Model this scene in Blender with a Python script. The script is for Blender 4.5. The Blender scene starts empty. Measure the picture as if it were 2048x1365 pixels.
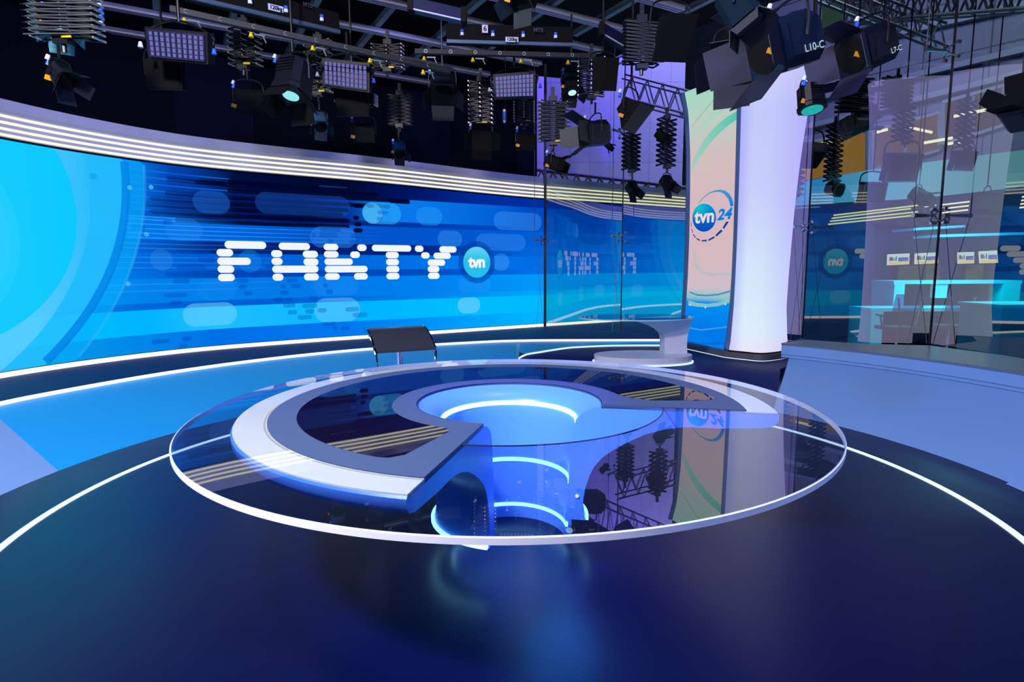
import bpy, math, random
from mathutils import Vector, Matrix, Euler
random.seed(7)
sc = bpy.context.scene
COL = sc.collection
PI = math.pi

# ------------------------------------------------------------------ camera model
CZ, FPX, PITCH, ROLL = 1.5, 1175.0, 0.1225, 0.0055
CP_, SP_ = math.cos(PITCH), math.sin(PITCH)

def ray(px, py):
    x, y = px - 1024.0, py - 682.5
    c, s = math.cos(ROLL), math.sin(ROLL)
    x, y = c * x - s * y, s * x + c * y
    return Vector((x, FPX * CP_ - y * SP_, -FPX * SP_ - y * CP_))

def at(px, py, Y):
    r = ray(px, py)
    return r * (Y / r.y) + Vector((0, 0, CZ))

def onz(px, py, z):
    r = ray(px, py)
    return r * ((z - CZ) / r.z) + Vector((0, 0, CZ))

cam = bpy.data.cameras.new('camera')
cam.sensor_width = 36.0
cam.lens = FPX / 2048 * 36.0
cam.clip_end = 200
co = bpy.data.objects.new('camera', cam)
COL.objects.link(co)
co.matrix_world = Matrix.Translation((0, 0, CZ)) @ Matrix.Rotation(PI / 2 - PITCH, 4, 'X') @ Matrix.Rotation(-ROLL, 4, 'Z')
sc.camera = co

def smooth(t):
    t = max(0.0, min(1.0, t))
    return t * t * (3 - 2 * t)

# ------------------------------------------------------------------ colours / materials
def lin(c):
    def f(v):
        v /= 255.0
        return v / 12.92 if v <= 0.04045 else ((v + 0.055) / 1.055) ** 2.4
    return (f(c[0]), f(c[1]), f(c[2]))

def new_mat(name):
    m = bpy.data.materials.new(name)
    m.use_nodes = True
    nt = m.node_tree
    nt.nodes.clear()
    out = nt.nodes.new('ShaderNodeOutputMaterial')
    return m, nt, out

def pbr(name, rgb, rough=0.5, metal=0.0, spec=0.5, noise=0.0, nscale=20.0, coat=0.0, aniso=0.0):
    m, nt, out = new_mat(name)
    b = nt.nodes.new('ShaderNodeBsdfPrincipled')
    b.inputs['Base Color'].default_value = (*lin(rgb), 1)
    b.inputs['Roughness'].default_value = rough
    b.inputs['Metallic'].default_value = metal
    b.inputs['Specular IOR Level'].default_value = spec
    b.inputs['Coat Weight'].default_value = coat
    b.inputs['Coat Roughness'].default_value = 0.05
    if noise:
        tc = nt.nodes.new('ShaderNodeTexCoord')
        n = nt.nodes.new('ShaderNodeTexNoise')
        n.inputs['Scale'].default_value = nscale
        n.inputs['Detail'].default_value = 4
        mr = nt.nodes.new('ShaderNodeMapRange')
        mr.inputs['To Min'].default_value = max(0.02, rough - noise)
        mr.inputs['To Max'].default_value = min(1.0, rough + noise)
        nt.links.new(tc.outputs['Object'], n.inputs['Vector'])
        nt.links.new(n.outputs['Fac'], mr.inputs['Value'])
        nt.links.new(mr.outputs['Result'], b.inputs['Roughness'])
    nt.links.new(b.outputs[0], out.inputs[0])
    return m

def emit(name, rgb, strength=1.0):
    m, nt, out = new_mat(name)
    e = nt.nodes.new('ShaderNodeEmission')
    e.inputs['Color'].default_value = (*lin(rgb), 1)
    e.inputs['Strength'].default_value = strength
    nt.links.new(e.outputs[0], out.inputs[0])
    return m

def emit_attr(name, strength=1.0, pixels=False):
    """light-emitting display: colour and coverage of the picture come from the mesh's colour layer"""
    m, nt, out = new_mat(name)
    a = nt.nodes.new('ShaderNodeAttribute')
    a.attribute_name = 'col'
    e = nt.nodes.new('ShaderNodeEmission')
    e.inputs['Strength'].default_value = strength
    t = nt.nodes.new('ShaderNodeBsdfTransparent')
    mx = nt.nodes.new('ShaderNodeMixShader')
    nt.links.new(a.outputs['Color'], e.inputs['Color'])
    nt.links.new(a.outputs['Alpha'], mx.inputs[0])
    nt.links.new(t.outputs[0], mx.inputs[1])
    nt.links.new(e.outputs[0], mx.inputs[2])
    nt.links.new(mx.outputs[0], out.inputs[0])
    return m

def glass(name, ior=1.5, tint=(255, 255, 255), veil=0.0, veil_rgb=(120, 150, 200), wav=0.0):
    """clear sheet: Fresnel mirror over a tinted see-through"""
    m, nt, out = new_mat(name)
    f = nt.nodes.new('ShaderNodeFresnel')
    f.inputs['IOR'].default_value = ior
    t = nt.nodes.new('ShaderNodeBsdfTransparent')
    t.inputs['Color'].default_value = (*lin(tint), 1)
    g = nt.nodes.new('ShaderNodeBsdfGlossy')
    g.inputs['Roughness'].default_value = 0.0
    mx = nt.nodes.new('ShaderNodeMixShader')
    base = t.outputs[0]
    if veil:
        d = nt.nodes.new('ShaderNodeBsdfDiffuse')
        d.inputs['Color'].default_value = (*lin(veil_rgb), 1)
        m2 = nt.nodes.new('ShaderNodeMixShader')
        m2.inputs[0].default_value = veil
        nt.links.new(t.outputs[0], m2.inputs[1])
        nt.links.new(d.outputs[0], m2.inputs[2])
        base = m2.outputs[0]
    # a mirror face for rays from outside only, so a back face does not act as total reflection
    geo = nt.nodes.new('ShaderNodeNewGeometry')
    inv = nt.nodes.new('ShaderNodeMath')
    inv.operation = 'SUBTRACT'
    inv.inputs[0].default_value = 1.0
    nt.links.new(geo.outputs['Backfacing'], inv.inputs[1])
    mul = nt.nodes.new('ShaderNodeMath')
    mul.operation = 'MULTIPLY'
    nt.links.new(f.outputs[0], mul.inputs[0])
    nt.links.new(inv.outputs[0], mul.inputs[1])
    if wav:
        tc = nt.nodes.new('ShaderNodeTexCoord')
        n = nt.nodes.new('ShaderNodeTexNoise')
        n.inputs['Scale'].default_value = 1.3
        n.inputs['Detail'].default_value = 0
        bp = nt.nodes.new('ShaderNodeBump')
        bp.inputs['Strength'].default_value = wav
        bp.inputs['Distance'].default_value = 0.01
        nt.links.new(tc.outputs['Object'], n.inputs['Vector'])
        nt.links.new(n.outputs['Fac'], bp.inputs['Height'])
        nt.links.new(bp.outputs[0], g.inputs['Normal'])
    nt.links.new(mul.outputs[0], mx.inputs[0])
    nt.links.new(base, mx.inputs[1])
    nt.links.new(g.outputs[0], mx.inputs[2])
    nt.links.new(mx.outputs[0], out.inputs[0])
    return m

M = {}
M['floor'] = pbr('dark_blue_floor', (2, 6, 52), 0.32, spec=0.42, noise=0.05, nscale=3)
M['carpet'] = pbr('navy_stage_carpet', (4, 22, 84), 0.6, spec=0.3)
M['cyc'] = pbr('navy_drape', (6, 8, 26), 0.95, spec=0.1)
M['cyc2'] = pbr('navy_panel', (8, 14, 40), 0.9, spec=0.1)
M['black'] = pbr('black_paint', (5, 5, 9), 0.45, spec=0.4)
M['matte_black'] = pbr('matte_black', (3, 3, 6), 0.8, spec=0.2)
M['housing'] = pbr('lamp_housing', (13, 15, 26), 0.4, spec=0.5)
M['door'] = pbr('barn_door_metal', (17, 22, 36), 0.5, metal=0.3)
M['alu'] = pbr('aluminium_rail', (205, 200, 222), 0.4, metal=0.3)
M['alu_dark'] = pbr('dark_aluminium', (138, 150, 150), 0.5, metal=0.3)
M['truss'] = pbr('grey_truss', (150, 146, 152), 0.45, metal=0.4)
M['wire'] = pbr('thin_wire', (110, 112, 122), 0.5, metal=0.3)
M['steel'] = pbr('brushed_steel', (185, 188, 195), 0.25, metal=0.95)
M['chrome'] = pbr('chrome', (225, 225, 230), 0.05, metal=1.0)
M['bolt'] = pbr('zinc_bolt', (210, 205, 190), 0.3, metal=0.6)
M['cable'] = pbr('black_cable', (14, 14, 18), 0.5)
M['grey_cable'] = pbr('grey_cable', (70, 72, 80), 0.5)
M['orange'] = pbr('orange_plastic', (220, 140, 20), 0.5)
M['yellow'] = pbr('yellow_plastic', (225, 195, 20), 0.5)
M['red'] = pbr('red_plastic', (190, 20, 20), 0.5)
M['plug_blue'] = pbr('blue_plug', (40, 90, 220), 0.4)
M['plug_white'] = pbr('white_plug', (225, 230, 245), 0.4)
M['parapet'] = pbr('pale_grey_lacquer', (112, 150, 205), 0.55, spec=0.3)
M['parapet_top'] = pbr('grey_stone_top', (120, 122, 128), 0.28, spec=0.5)
M['riser'] = pbr('blue_lacquer', (22, 152, 220), 0.42, spec=0.35)
M['shelf_grey'] = pbr('grey_fascia', (176, 178, 205), 0.6)
M['desk_grey'] = pbr('desk_grey_laminate', (60, 78, 118), 0.55, spec=0.25)
M['desk_white'] = pbr('desk_white_acrylic', (246, 240, 216), 0.35, spec=0.3)
M['desk_body'] = pbr('desk_blue_white_lacquer', (84, 144, 246), 0.32, spec=0.4)
M['desk_dark'] = glass('black_inlay', 2.4, (10, 10, 24), 1.0, (14, 12, 40))
M['glass_desk'] = glass('desk_glass', 3.9, (225, 235, 255))
M['glass_panel'] = glass('frosted_glass', 1.35, (225, 235, 250), 0.32, (110, 150, 205))
M['glass_rim'] = pbr('satin_glass_edge', (240, 242, 250), 0.35, spec=0.5)
M['glass_wall'] = glass('wall_glass', 2.6, (214, 226, 214), wav=0.01)
M['glass_table'] = glass('table_glass', 2.8, (110, 150, 185))
M['led_white'] = emit('led_white', (255, 250, 244), 1.5)
M['led_cool'] = emit('led_cool_white', (190, 225, 255), 1.6)
M['led_cyan'] = emit('led_cyan_white', (132, 218, 255), 4.4)
M['led_floor'] = emit('led_floor', (205, 232, 255), 1.5)
M['led_warm'] = emit('led_warm_line', (255, 246, 205), 1.35)
M['led_yellow'] = emit('led_yellow_line', (236, 240, 170), 1.0)
M['display'] = emit_attr('led_display', 1.0)
M['display_base'] = emit_attr('led_display_ground', 1.0)
M['fabric'] = emit_attr('lit_fabric', 0.96)
M['logo_white'] = emit('led_logo_white', (250, 252, 255), 1.0)
M['black_seal'] = pbr('black_silicone', (6, 8, 12), 0.5)
M['seat'] = pbr('stool_black_leather', (44, 46, 56), 0.22, spec=0.7)
M['frame_blue'] = pbr('blue_grey_frame', (75, 105, 150), 0.4, metal=0.3)
M['plinth'] = pbr('grey_plinth', (85, 80, 88), 0.5)
M['table_white'] = pbr('white_lacquer', (190, 195, 215), 0.35)

# ------------------------------------------------------------------ mesh builder
class MB:
    def __init__(s):
        s.v, s.f, s.c = [], [], []
        s.M = Matrix.Identity(4)
    def p(s, q):
        s.v.append(s.M @ Vector(q))
        return len(s.v) - 1
    def face(s, ids, col=None):
        s.f.append(tuple(ids))
        s.c.append(col)
    def poly(s, pts, col=None):
        s.face([s.p(q) for q in pts], col)
    def box(s, c, size, R=None):
        hx, hy, hz = size[0] / 2, size[1] / 2, size[2] / 2
        R = R or Matrix.Identity(3)
        c = Vector(c)
        ids = [s.p(c + R @ Vector((x * hx, y * hy, z * hz))) for z in (-1, 1) for x, y in ((-1, -1), (1, -1), (1, 1), (-1, 1))]
        for q in ((3, 2, 1, 0), (4, 5, 6, 7), (0, 1, 5, 4), (1, 2, 6, 5), (2, 3, 7, 6), (3, 0, 4, 7)):
            s.face([ids[i] for i in q])
    def bar(s, a, b, w, h=None, up=(0, 0, 1)):
        a, b = Vector(a), Vector(b)
        d = b - a
        L = d.length
        if L < 1e-6:
            return
        d.normalize()
        u = Vector(up)
        if abs(d.dot(u)) > 0.98:
            u = Vector((0, 1, 0))
        x = d.cross(u).normalized()
        z = x.cross(d)
        R = Matrix((x, d, z)).transposed()
        s.box((a + b) / 2, (w, L, h or w), R)
    def tube(s, pts, r, n=6, closed=False):
        pts = [Vector(q) for q in pts]
        rings = []
        m = len(pts)
        for i, q in enumerate(pts):
            if closed:
                d = pts[(i + 1) % m] - pts[i - 1]
            else:
                d = pts[min(i + 1, m - 1)] - pts[max(i - 1, 0)]
            d.normalize()
            u = Vector((0, 0, 1)) if abs(d.z) < 0.9 else Vector((0, 1, 0))
            x = d.cross(u).normalized()
            z = x.cross(d)
            rr = r[i] if isinstance(r, (list, tuple)) else r
            rings.append([s.p(q + (x * math.cos(k * 2 * PI / n) + z * math.sin(k * 2 * PI / n)) * rr) for k in range(n)])
        for i in range(m if closed else m - 1):
            A, B = rings[i], rings[(i + 1) % m]
            for k in range(n):
                s.face((A[k], A[(k + 1) % n], B[(k + 1) % n], B[k]))
        if not closed:
            s.face(rings[0][::-1])
            s.face(rings[-1])
    def cyl(s, a, b, r, n=16, r2=None):
        a, b = Vector(a), Vector(b)
        d = (b - a).normalized()
        u = Vector((0, 0, 1)) if abs(d.z) < 0.9 else Vector((0, 1, 0))
        x = d.cross(u).normalized()
        z = x.cross(d)
        r2 = r if r2 is None else r2
        A = [s.p(a + (x * math.cos(k * 2 * PI / n) + z * math.sin(k * 2 * PI / n)) * r) for k in range(n)]
        B = [s.p(b + (x * math.cos(k * 2 * PI / n) + z * math.sin(k * 2 * PI / n)) * r2) for k in range(n)]
        for k in range(n):
            s.face((A[k], A[(k + 1) % n], B[(k + 1) % n], B[k]))
        s.face(A[::-1])
        s.face(B)
    def prism(s, pts, z0, z1):
        A = [s.p((x, y, z0)) for x, y in pts]
        B = [s.p((x, y, z1)) for x, y in pts]
        n = len(pts)
        for k in range(n):
            s.face((A[k], A[(k + 1) % n], B[(k + 1) % n], B[k]))
        s.face(A[::-1])
        s.face(B)
    def revolve(s, prof, c, a0, a1, n, closed=True, caps=True):
        """sweep the closed (r,z) outline about the vertical through c from angle a0 to a1 (degrees)"""
        full = abs(abs(a1 - a0) - 360) < 1e-6
        rings = []
        for i in range(n if full else n + 1):
            a = math.radians(a0 + (a1 - a0) * i / n)
            rings.append([s.p((c[0] + r * math.cos(a), c[1] + r * math.sin(a), z)) for r, z in prof])
        m = len(prof)
        for i in range(n):
            A, B = rings[i], rings[(i + 1) % len(rings)]
            for k in range(m if closed else m - 1):
                s.face((A[k], B[k], B[(k + 1) % m], A[(k + 1) % m]))
        if caps and not full and closed:
            s.face(rings[0])
            s.face(rings[-1][::-1])
    def sweep(s, path, prof, dz=None):
        """path: list of (x,y,nx,ny); prof: closed list of (offset along n, z)"""
        rings = [[s.p((x + nx * o, y + ny * o, z + (dz[i] if dz else 0.0))) for o, z in prof] for i, (x, y, nx, ny) in enumerate(path)]
        m = len(prof)
        for i in range(len(rings) - 1):
            A, B = rings[i], rings[i + 1]
            for k in range(m):
                s.face((A[k], A[(k + 1) % m], B[(k + 1) % m], B[k]))
        s.face(rings[0][::-1])
        s.face(rings[-1])
    def build(s, name, mat, parent=None, smooth=False, angle=35):
        me = bpy.data.meshes.new(name)
        off = Vector((0, 0, 0))
        q = parent
        while q is not None:
            off += q.location
            q = q.parent
        me.from_pydata([tuple(v - off) for v in s.v], [], s.f)
        if any(c is not None for c in s.c):
            ca = me.color_attributes.new('col', 'FLOAT_COLOR', 'CORNER')
            i = 0
            buf = []
            for f, c in zip(s.f, s.c):
                for k in range(len(f)):
                    cc = c[k] if isinstance(c[0], (tuple, list)) else c
                    buf.extend(cc)
            ca.data.foreach_set('color', buf)
        me.update()
        import bmesh
        if not any(c is not None for c in s.c):
            bm = bmesh.new()
            bm.from_mesh(me)
            bmesh.ops.recalc_face_normals(bm, faces=bm.faces)
            bm.to_mesh(me)
            bm.free()
        if smooth:
            me.polygons.foreach_set('use_smooth', [True] * len(me.polygons))
            try:
                me.set_sharp_from_angle(angle=math.radians(angle))
            except Exception:
                pass
        me.materials.append(mat)
        o = bpy.data.objects.new(name, me)
        COL.objects.link(o)
        if parent is not None:
            o.parent = parent
        return o

def thing(name, label, cat, loc=(0, 0, 0), group=None):
    o = bpy.data.objects.new(name, None)
    o.empty_display_size = 0.1
    COL.objects.link(o)
    o.location = loc
    o['label'] = label
    o['category'] = cat
    if group:
        o['group'] = group
    return o

def tag(o, label, cat, group=None, kind=None):
    o['label'] = label
    o['category'] = cat
    if group:
        o['group'] = group
    if kind:
        o['kind'] = kind
    return o

def struct(o, label=None, cat=None):
    o['kind'] = 'structure'
    if label:
        o['label'] = label
    if cat:
        o['category'] = cat
    return o

def copy_tree(o, parent=None):
    c = o.copy()
    COL.objects.link(c)
    c.parent = parent
    for ch in list(o.children):
        copy_tree(ch, c)
    return c

def text(body, size, mat, parent, mtx, name='lettering', bold=0.0, shear=0.0, align='CENTER', extrude=0.0, space=1.0):
    cu = bpy.data.curves.new(name, 'FONT')
    cu.body = body
    cu.size = size
    cu.offset = bold
    cu.shear = shear
    cu.align_x = align
    cu.align_y = 'CENTER'
    cu.extrude = extrude
    cu.space_character = space
    cu.materials.append(mat)
    tmp = bpy.data.objects.new(name, cu)
    COL.objects.link(tmp)
    me = bpy.data.meshes.new_from_object(tmp.evaluated_get(bpy.context.evaluated_depsgraph_get()))
    bpy.data.objects.remove(tmp)
    me.name = name
    o = bpy.data.objects.new(name, me)
    if not me.materials:
        me.materials.append(mat)
    COL.objects.link(o)
    off = Vector((0, 0, 0))
    q = parent
    while q is not None:
        off += q.location
        q = q.parent
    me.transform(Matrix.Translation(-off) @ mtx)
    if parent is not None:
        o.parent = parent
    return o

def catmull(P, n=16):
    P = [Vector(q) for q in P]
    P = [2 * P[0] - P[1]] + P + [2 * P[-1] - P[-2]]
    out = []
    for i in range(1, len(P) - 2):
        a, b, c, d = P[i - 1:i + 3]
        for k in range(n):
            t = k / n
            out.append(0.5 * (2 * b + (c - a) * t + (2 * a - 5 * b + 4 * c - d) * t * t + (3 * b - a - 3 * c + d) * t ** 3))
    out.append(P[-2])
    return out

def with_normals(pl):
    """normals on the right-hand side of the travel direction (towards the camera for left-to-right paths)"""
    out = []
    for i, q in enumerate(pl):
        d = (pl[min(i + 1, len(pl) - 1)] - pl[max(i - 1, 0)]).normalized()
        out.append((q.x, q.y, d.y, -d.x))
    return out

def arc_pts(c, r, a0, a1, n):
    return [(c[0] + r * math.cos(math.radians(a0 + (a1 - a0) * i / n)), c[1] + r * math.sin(math.radians(a0 + (a1 - a0) * i / n))) for i in range(n + 1)]

# ================================================================== ROOM: floors
Q = (0.0, 3.88)            # centre of the round studio floor
ZR, ZS = 0.31, 0.344       # raised floor at the back right, stage floor in front of the video wall

mb = MB()
mb.prism(arc_pts(Q, 7.2, 0, 354, 59), -0.08, 0.0)
struct(mb.build('floor', M['floor']), 'dark blue glossy round studio floor', 'floor')

# ring of light let into the floor
mb = MB()
mb.revolve([(2.90, 0.0), (2.945, 0.0), (2.945, 0.004), (2.90, 0.004)], Q, 0, 360, 180)
tag(mb.build('floor_light_ring', M['led_floor']), 'thin glowing ring of light let into dark floor around the desk', 'light strip')

# ramp floor at the back right
def ramp_z(r):
    return ZR * smooth((r - 3.5) / 0.75)
mb = MB()
rs = [3.44, 3.55, 3.65, 3.75, 3.85, 3.95, 4.05, 4.15, 4.3, 5, 6, 7.2]
an = [30 + 2 * i for i in range(38)]
def ramp_a(a, r):          # the right side follows the end of the low wall
    a0 = 38.2 + 5.6 * min(1.0, max(0.0, (r - 3.46) / 1.0))
    return a0 + (a - 30) * (88.7 - a0) / 74
ids = [[mb.p((Q[0] + r * math.cos(math.radians(ramp_a(a, r))), Q[1] + r * math.sin(math.radians(ramp_a(a, r))), ramp_z(r) + 0.001)) for r in rs] for a in an]
for i in range(len(an) - 1):
    for k in range(len(rs) - 1):
        mb.face((ids[i][k], ids[i][k + 1], ids[i + 1][k + 1], ids[i + 1][k]))
struct(mb.build('floor_ramp', M['carpet'], smooth=True), 'dark blue carpeted ramp rising behind the desk to the lit column', 'floor')

# ================================================================== VIDEO WALL
SCP = [(-5.95, 3.0), (-5.9, 4.0), (-5.75, 5.2), (-5.6, 6.34), (-5.2, 7.4), (-4.5, 8.4), (-3.4, 9.28), (-2.46, 9.87), (-1.54, 10.43), (0.669, 11.8), (2.9, 13.15), (5, 14.4)]
PLs = catmull([(x, y, 0) for x, y in SCP], 16)[16:]     # starts at (-5.9, 4.0)
SL = [0.0]
for i in range(1, len(PLs)):
    SL.append(SL[-1] + (PLs[i] - PLs[i - 1]).length)
STOT = SL[-1]

def spos(s, z, off=0.0):
    s = max(0.0, min(STOT - 1e-6, s))
    lo = 0
    for i in range(len(SL) - 1):
        if SL[i] <= s:
            lo = i
        else:
            break
    a, b = PLs[lo], PLs[lo + 1]
    t = (s - SL[lo]) / (SL[lo + 1] - SL[lo])
    q = a.lerp(b, t)
    d = (b - a).normalized()
    return Vector((q.x + d.y * off, q.y - d.x * off, z))

def sz(px, py):
    r = ray(px, py)
    for i in range(len(PLs) - 1):
        a, b = PLs[i], PLs[i + 1]
        d = b - a
        den = r.x * (-d.y) + d.x * r.y
        if abs(den) < 1e-9:
            continue
        t = (a.x * (-d.y) + d.x * a.y) / den
        u = (r.x * a.y - r.y * a.x) / den
        if t > 0 and -1e-6 <= u <= 1.000001:
            return SL[i] + u * (SL[i + 1] - SL[i]), CZ + t * r.z
    return STOT, CZ

Z0, Z1 = 0.406, 2.925

def ramp(stops, s):
    if s <= stops[0][0]:
        return stops[0][1]
    for (a, ca), (b, cb) in zip(stops, stops[1:]):
        if s <= b:
            t = (s - a) / (b - a)
            return tuple(ca[k] + (cb[k] - ca[k]) * t for k in range(len(ca)))
    return stops[-1][1]

def L4(c, a=1.0):
    return (*lin(c), a)

def px_s(px, py=520):
    return sz(px, py)[0]

S_ = {k: px_s(k) for k in (0, 120, 200, 290, 350, 420, 480, 560, 620, 700, 780, 860, 940, 1010, 1060, 1088)}
def stops(*lst):
    return [(S_[k], L4(c)) for k, c in lst]

# bands of the picture: (z low, z high, colour along the wall)
BANDS = [
    (0.406, 0.645, stops((120, (0, 150, 235)), (290, (0, 132, 232)), (420, (0, 112, 232)), (700, (0, 120, 240)), (940, (0, 160, 252)), (1060, (0, 178, 255)))),
    (0.645, 0.975, stops((0, (0, 195, 255)), (290, (0, 180, 255)), (420, (30, 190, 255)), (700, (0, 180, 255)), (940, (0, 190, 255)), (1060, (0, 185, 255)))),
    (0.975, 1.065, stops((0, (0, 150, 240)), (290, (0, 100, 215)), (560, (0, 92, 210)), (860, (0, 130, 236)), (1060, (0, 165, 252)))),
    (1.065, 1.39, stops((0, (0, 165, 250)), (290, (0, 130, 235)), (560, (0, 122, 232)), (860, (0, 128, 240)), (1060, (0, 150, 250)))),
    (1.39, 1.50, stops((0, (0, 160, 245)), (290, (0, 110, 225)), (420, (0, 70, 180)), (860, (0, 76, 190)), (1060, (0, 110, 230)))),
    (1.50, 1.74, stops((0, (0, 160, 245)), (290, (0, 106, 222)), (420, (0, 92, 208)), (700, (0, 104, 222)), (940, (0, 122, 238)), (1060, (0, 108, 228)))),
    (1.74, 1.915, stops((0, (0, 150, 240)), (290, (0, 95, 210)), (420, (0, 40, 130)), (620, (0, 26, 104)), (860, (0, 40, 140)), (940, (0, 70, 185)), (1060, (0, 100, 220)))),
    (1.915, 2.215, stops((0, (0, 160, 245)), (290, (0, 120, 230)), (420, (0, 104, 222)), (620, (0, 84, 200)), (860, (0, 84, 205)), (1060, (0, 92, 212)))),
    (2.215, 2.30, stops((0, (0, 150, 240)), (290, (0, 92, 205)), (420, (0, 34, 118)), (620, (0, 22, 96)), (860, (0, 60, 172)), (1060, (0, 78, 198)))),
    (2.30, 2.68, [(S_[0], L4((0, 160, 245))), (S_[290], L4((0, 104, 218))), (S_[350], L4((0, 66, 172))), (S_[480], L4((0, 26, 100))), (S_[620], L4((0, 18, 88))), (S_[700], L4((0, 48, 150))), (S_[780], L4((8, 120, 235))), (S_[860], L4((8, 118, 232))), (S_[1010], L4((0, 92, 212))), (S_[1060], L4((0, 74, 195)))]),
    (2.68, 2.925, stops((0, (0, 165, 248)), (290, (0, 112, 222)), (350, (0, 70, 180)), (480, (2, 14, 60)), (700, (2, 8, 44)), (860, (0, 24, 110)), (940, (0, 40, 150)), (1060, (0, 46, 160)))),
]
wall = thing('video_wall', 'long curved video wall glowing blue with white pill-shaped lettering', 'video wall', (-1.5, 10.5, 0))
mb = MB()
NS = 150
for z0, z1, st in BANDS:
    for i in range(NS):
        a, b = STOT * i / NS, STOT * (i + 1) / NS
        ca, cb = ramp(st, a), ramp(st, b)
        mb.poly([spos(a, z0), spos(b, z0), spos(b, z1), spos(a, z1)], [ca, cb, cb, ca])
mb.build('screen', M['display_base'], wall)

G = MB()     # picture graphics, thin luminous layers on the screen
def col_shape(mbx, s0, s1, fn, off, colf, n=24):
    """strip of columns between s0,s1; fn(s)->(zlo,zhi)"""
    pr = None
    for i in range(n + 1):
        s = s0 + (s1 - s0) * i / n
        zl, zh = fn(s)
        zl, zh = max(zl, Z0 + 0.002), min(zh, Z1 - 0.002)
        cur = (s, zl, zh)
        if pr and pr[2] > pr[1] - 1e-5 and zh >= zl - 1e-5 and (zh > zl or pr[2] > pr[1]):
            c0, c1 = colf(pr[0]), colf(s)
            mbx.poly([spos(pr[0], pr[1], off), spos(s, zl, off), spos(s, zh, off), spos(pr[0], pr[2], off)], [c0, c1, c1, c0])
        pr = cur if zh >= zl else None

def pill_sz(mbx, s0, s1, zc, h, off, colf, n=None):
    """horizontal pill with round ends; samples thicken at the ends"""
    r = h / 2
    if s1 - s0 < h:
        r = (s1 - s0) / 2
    ss = []
    for k in range(9):
        ss.append(s0 + r * (1 - math.cos(k / 8 * PI / 2)))
    m = max(1, int((s1 - s0 - 2 * r) / 0.15))
    for k in range(1, m):
        ss.append(s0 + r + (s1 - s0 - 2 * r) * k / m)
    for k in range(9):
        ss.append(s1 - r * (1 - math.cos((8 - k) / 8 * PI / 2)))
    pr = None
    for s in ss:
        d = min(s - s0, s1 - s)
        hh = h / 2 if d >= r else h / 2 * math.sqrt(max(0.0, 1 - ((r - d) / r) ** 2))
        cur = (s, max(zc - hh, Z0 + 0.002), min(zc + hh, Z1 - 0.002))
        if pr is not None and cur[0] > pr[0] + 1e-6:
            if cur[2] >= cur[1] and pr[2] >= pr[1]:
                c0, c1 = colf(pr[0]), colf(s)
                mbx.poly([spos(pr[0], pr[1], off), spos(cur[0], cur[1], off), spos(cur[0], cur[2], off), spos(pr[0], pr[2], off)], [c0, c1, c1, c0])
        pr = cur

def pill(mbx, x0, x1, yc, hpx, off, col):
    xm = (x0 + x1) / 2
    s0, s1 = sz(x0, yc)[0], sz(x1, yc)[0]
    zt, zb = sz(xm, yc - hpx / 2)[1], sz(xm, yc + hpx / 2)[1]
    colf = col if callable(col) else (lambda s: col)
    pill_sz(mbx, s0, s1, (zt + zb) / 2, abs(zt - zb), off, colf)

def A2(c, a):
    return (*lin(c), a)

# thin light lines between dark stripes, upper left half and band under it
sL, sR = S_[290], S_[700]
for i, z in enumerate([2.30, 2.385, 2.47, 2.555, 2.64, 2.725, 2.81]):
    colf = lambda s, e=0.75: A2((36, 110, 235), e * max(0.0, 1 - max(0.0, s - S_[420]) / (S_[780] - S_[420])))
    col_shape(G, sL - 0.1, sR, lambda s, z=z: (z, z + 0.014), 0.002, colf, 40)
for z in [1.93, 1.99, 2.05, 2.11, 2.17, 2.21]:
    colf = lambda s: A2((60, 160, 255), 0.6 * max(0.0, 1 - max(0.0, s - S_[420]) / (S_[780] - S_[420])))
    col_shape(G, sL - 0.2, S_[780], lambda s, z=z: (z, z + 0.014), 0.002, colf, 40)
for z in [1.53, 1.6, 1.67, 1.79, 1.85, 1.31, 1.22]:
    colf = lambda s: A2((70, 170, 255), 0.22 * max(0.0, 1 - max(0.0, s - S_[350]) / (S_[620] - S_[350])))
    col_shape(G, sL - 0.6, S_[620], lambda s, z=z: (z, z + 0.016), 0.002, colf, 30)
# black stripes with round ends at the top
for x0, x1, y, h in [(390, 758, 378.5, 8), (455, 819, 393, 8), (330, 768, 401.5, 8), (778, 820, 403.5, 8), (300, 698, 410.5, 9), (706, 742, 412, 9), (290, 686, 421, 9), (300, 699, 434, 9), (706, 718, 436, 9), (350, 699, 448, 8), (708, 723, 449, 8), (707, 725, 461, 9), (334, 452, 363, 10), (456, 640, 369, 9)]:
    pill(G, x0, x1, y, h, 0.004, lambda s: A2((1, 6, 46), 0.3 + 0.68 * min(1, max(0, (s - S_[290]) / (S_[480] - S_[290])))))
# light translucent pills
LP = [(385, 460, 405, 45, (40, 120, 245), .35), (510, 700, 410, 42, (40, 110, 240), .22), (724, 802, 427, 43, (40, 170, 255), .75), (832, 884, 433, 36, (40, 160, 255), .5),
      (987, 1083, 443, 36, (60, 160, 255), .4), (875, 924, 478, 32, (60, 160, 255), .4), (952, 1051, 485, 34, (50, 150, 250), .42), (620, 712, 475, 42, (50, 150, 255), .4),
      (476, 523, 523, 46, (30, 150, 255), .35), (985, 1018, 525, 34, (70, 170, 255), .35), (365, 474, 629, 46, (110, 220, 255), .5), (628, 720, 620, 48, (110, 215, 255), .42),
      (915, 960, 611, 32, (130, 220, 255), .45), (915, 982, 570, 30, (40, 160, 255), .28), (626, 718, 572, 40, (40, 150, 255), .28), (330, 405, 460, 45, (40, 150, 255), .3), (300, 345, 520, 44, (60, 170, 255), .22), (395, 472, 580, 44, (30, 150, 250), .25)]
for x0, x1, y, h, c, a in LP:
    pill(G, x0, x1, y, h, 0.006, A2(c, a * .72))
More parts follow.
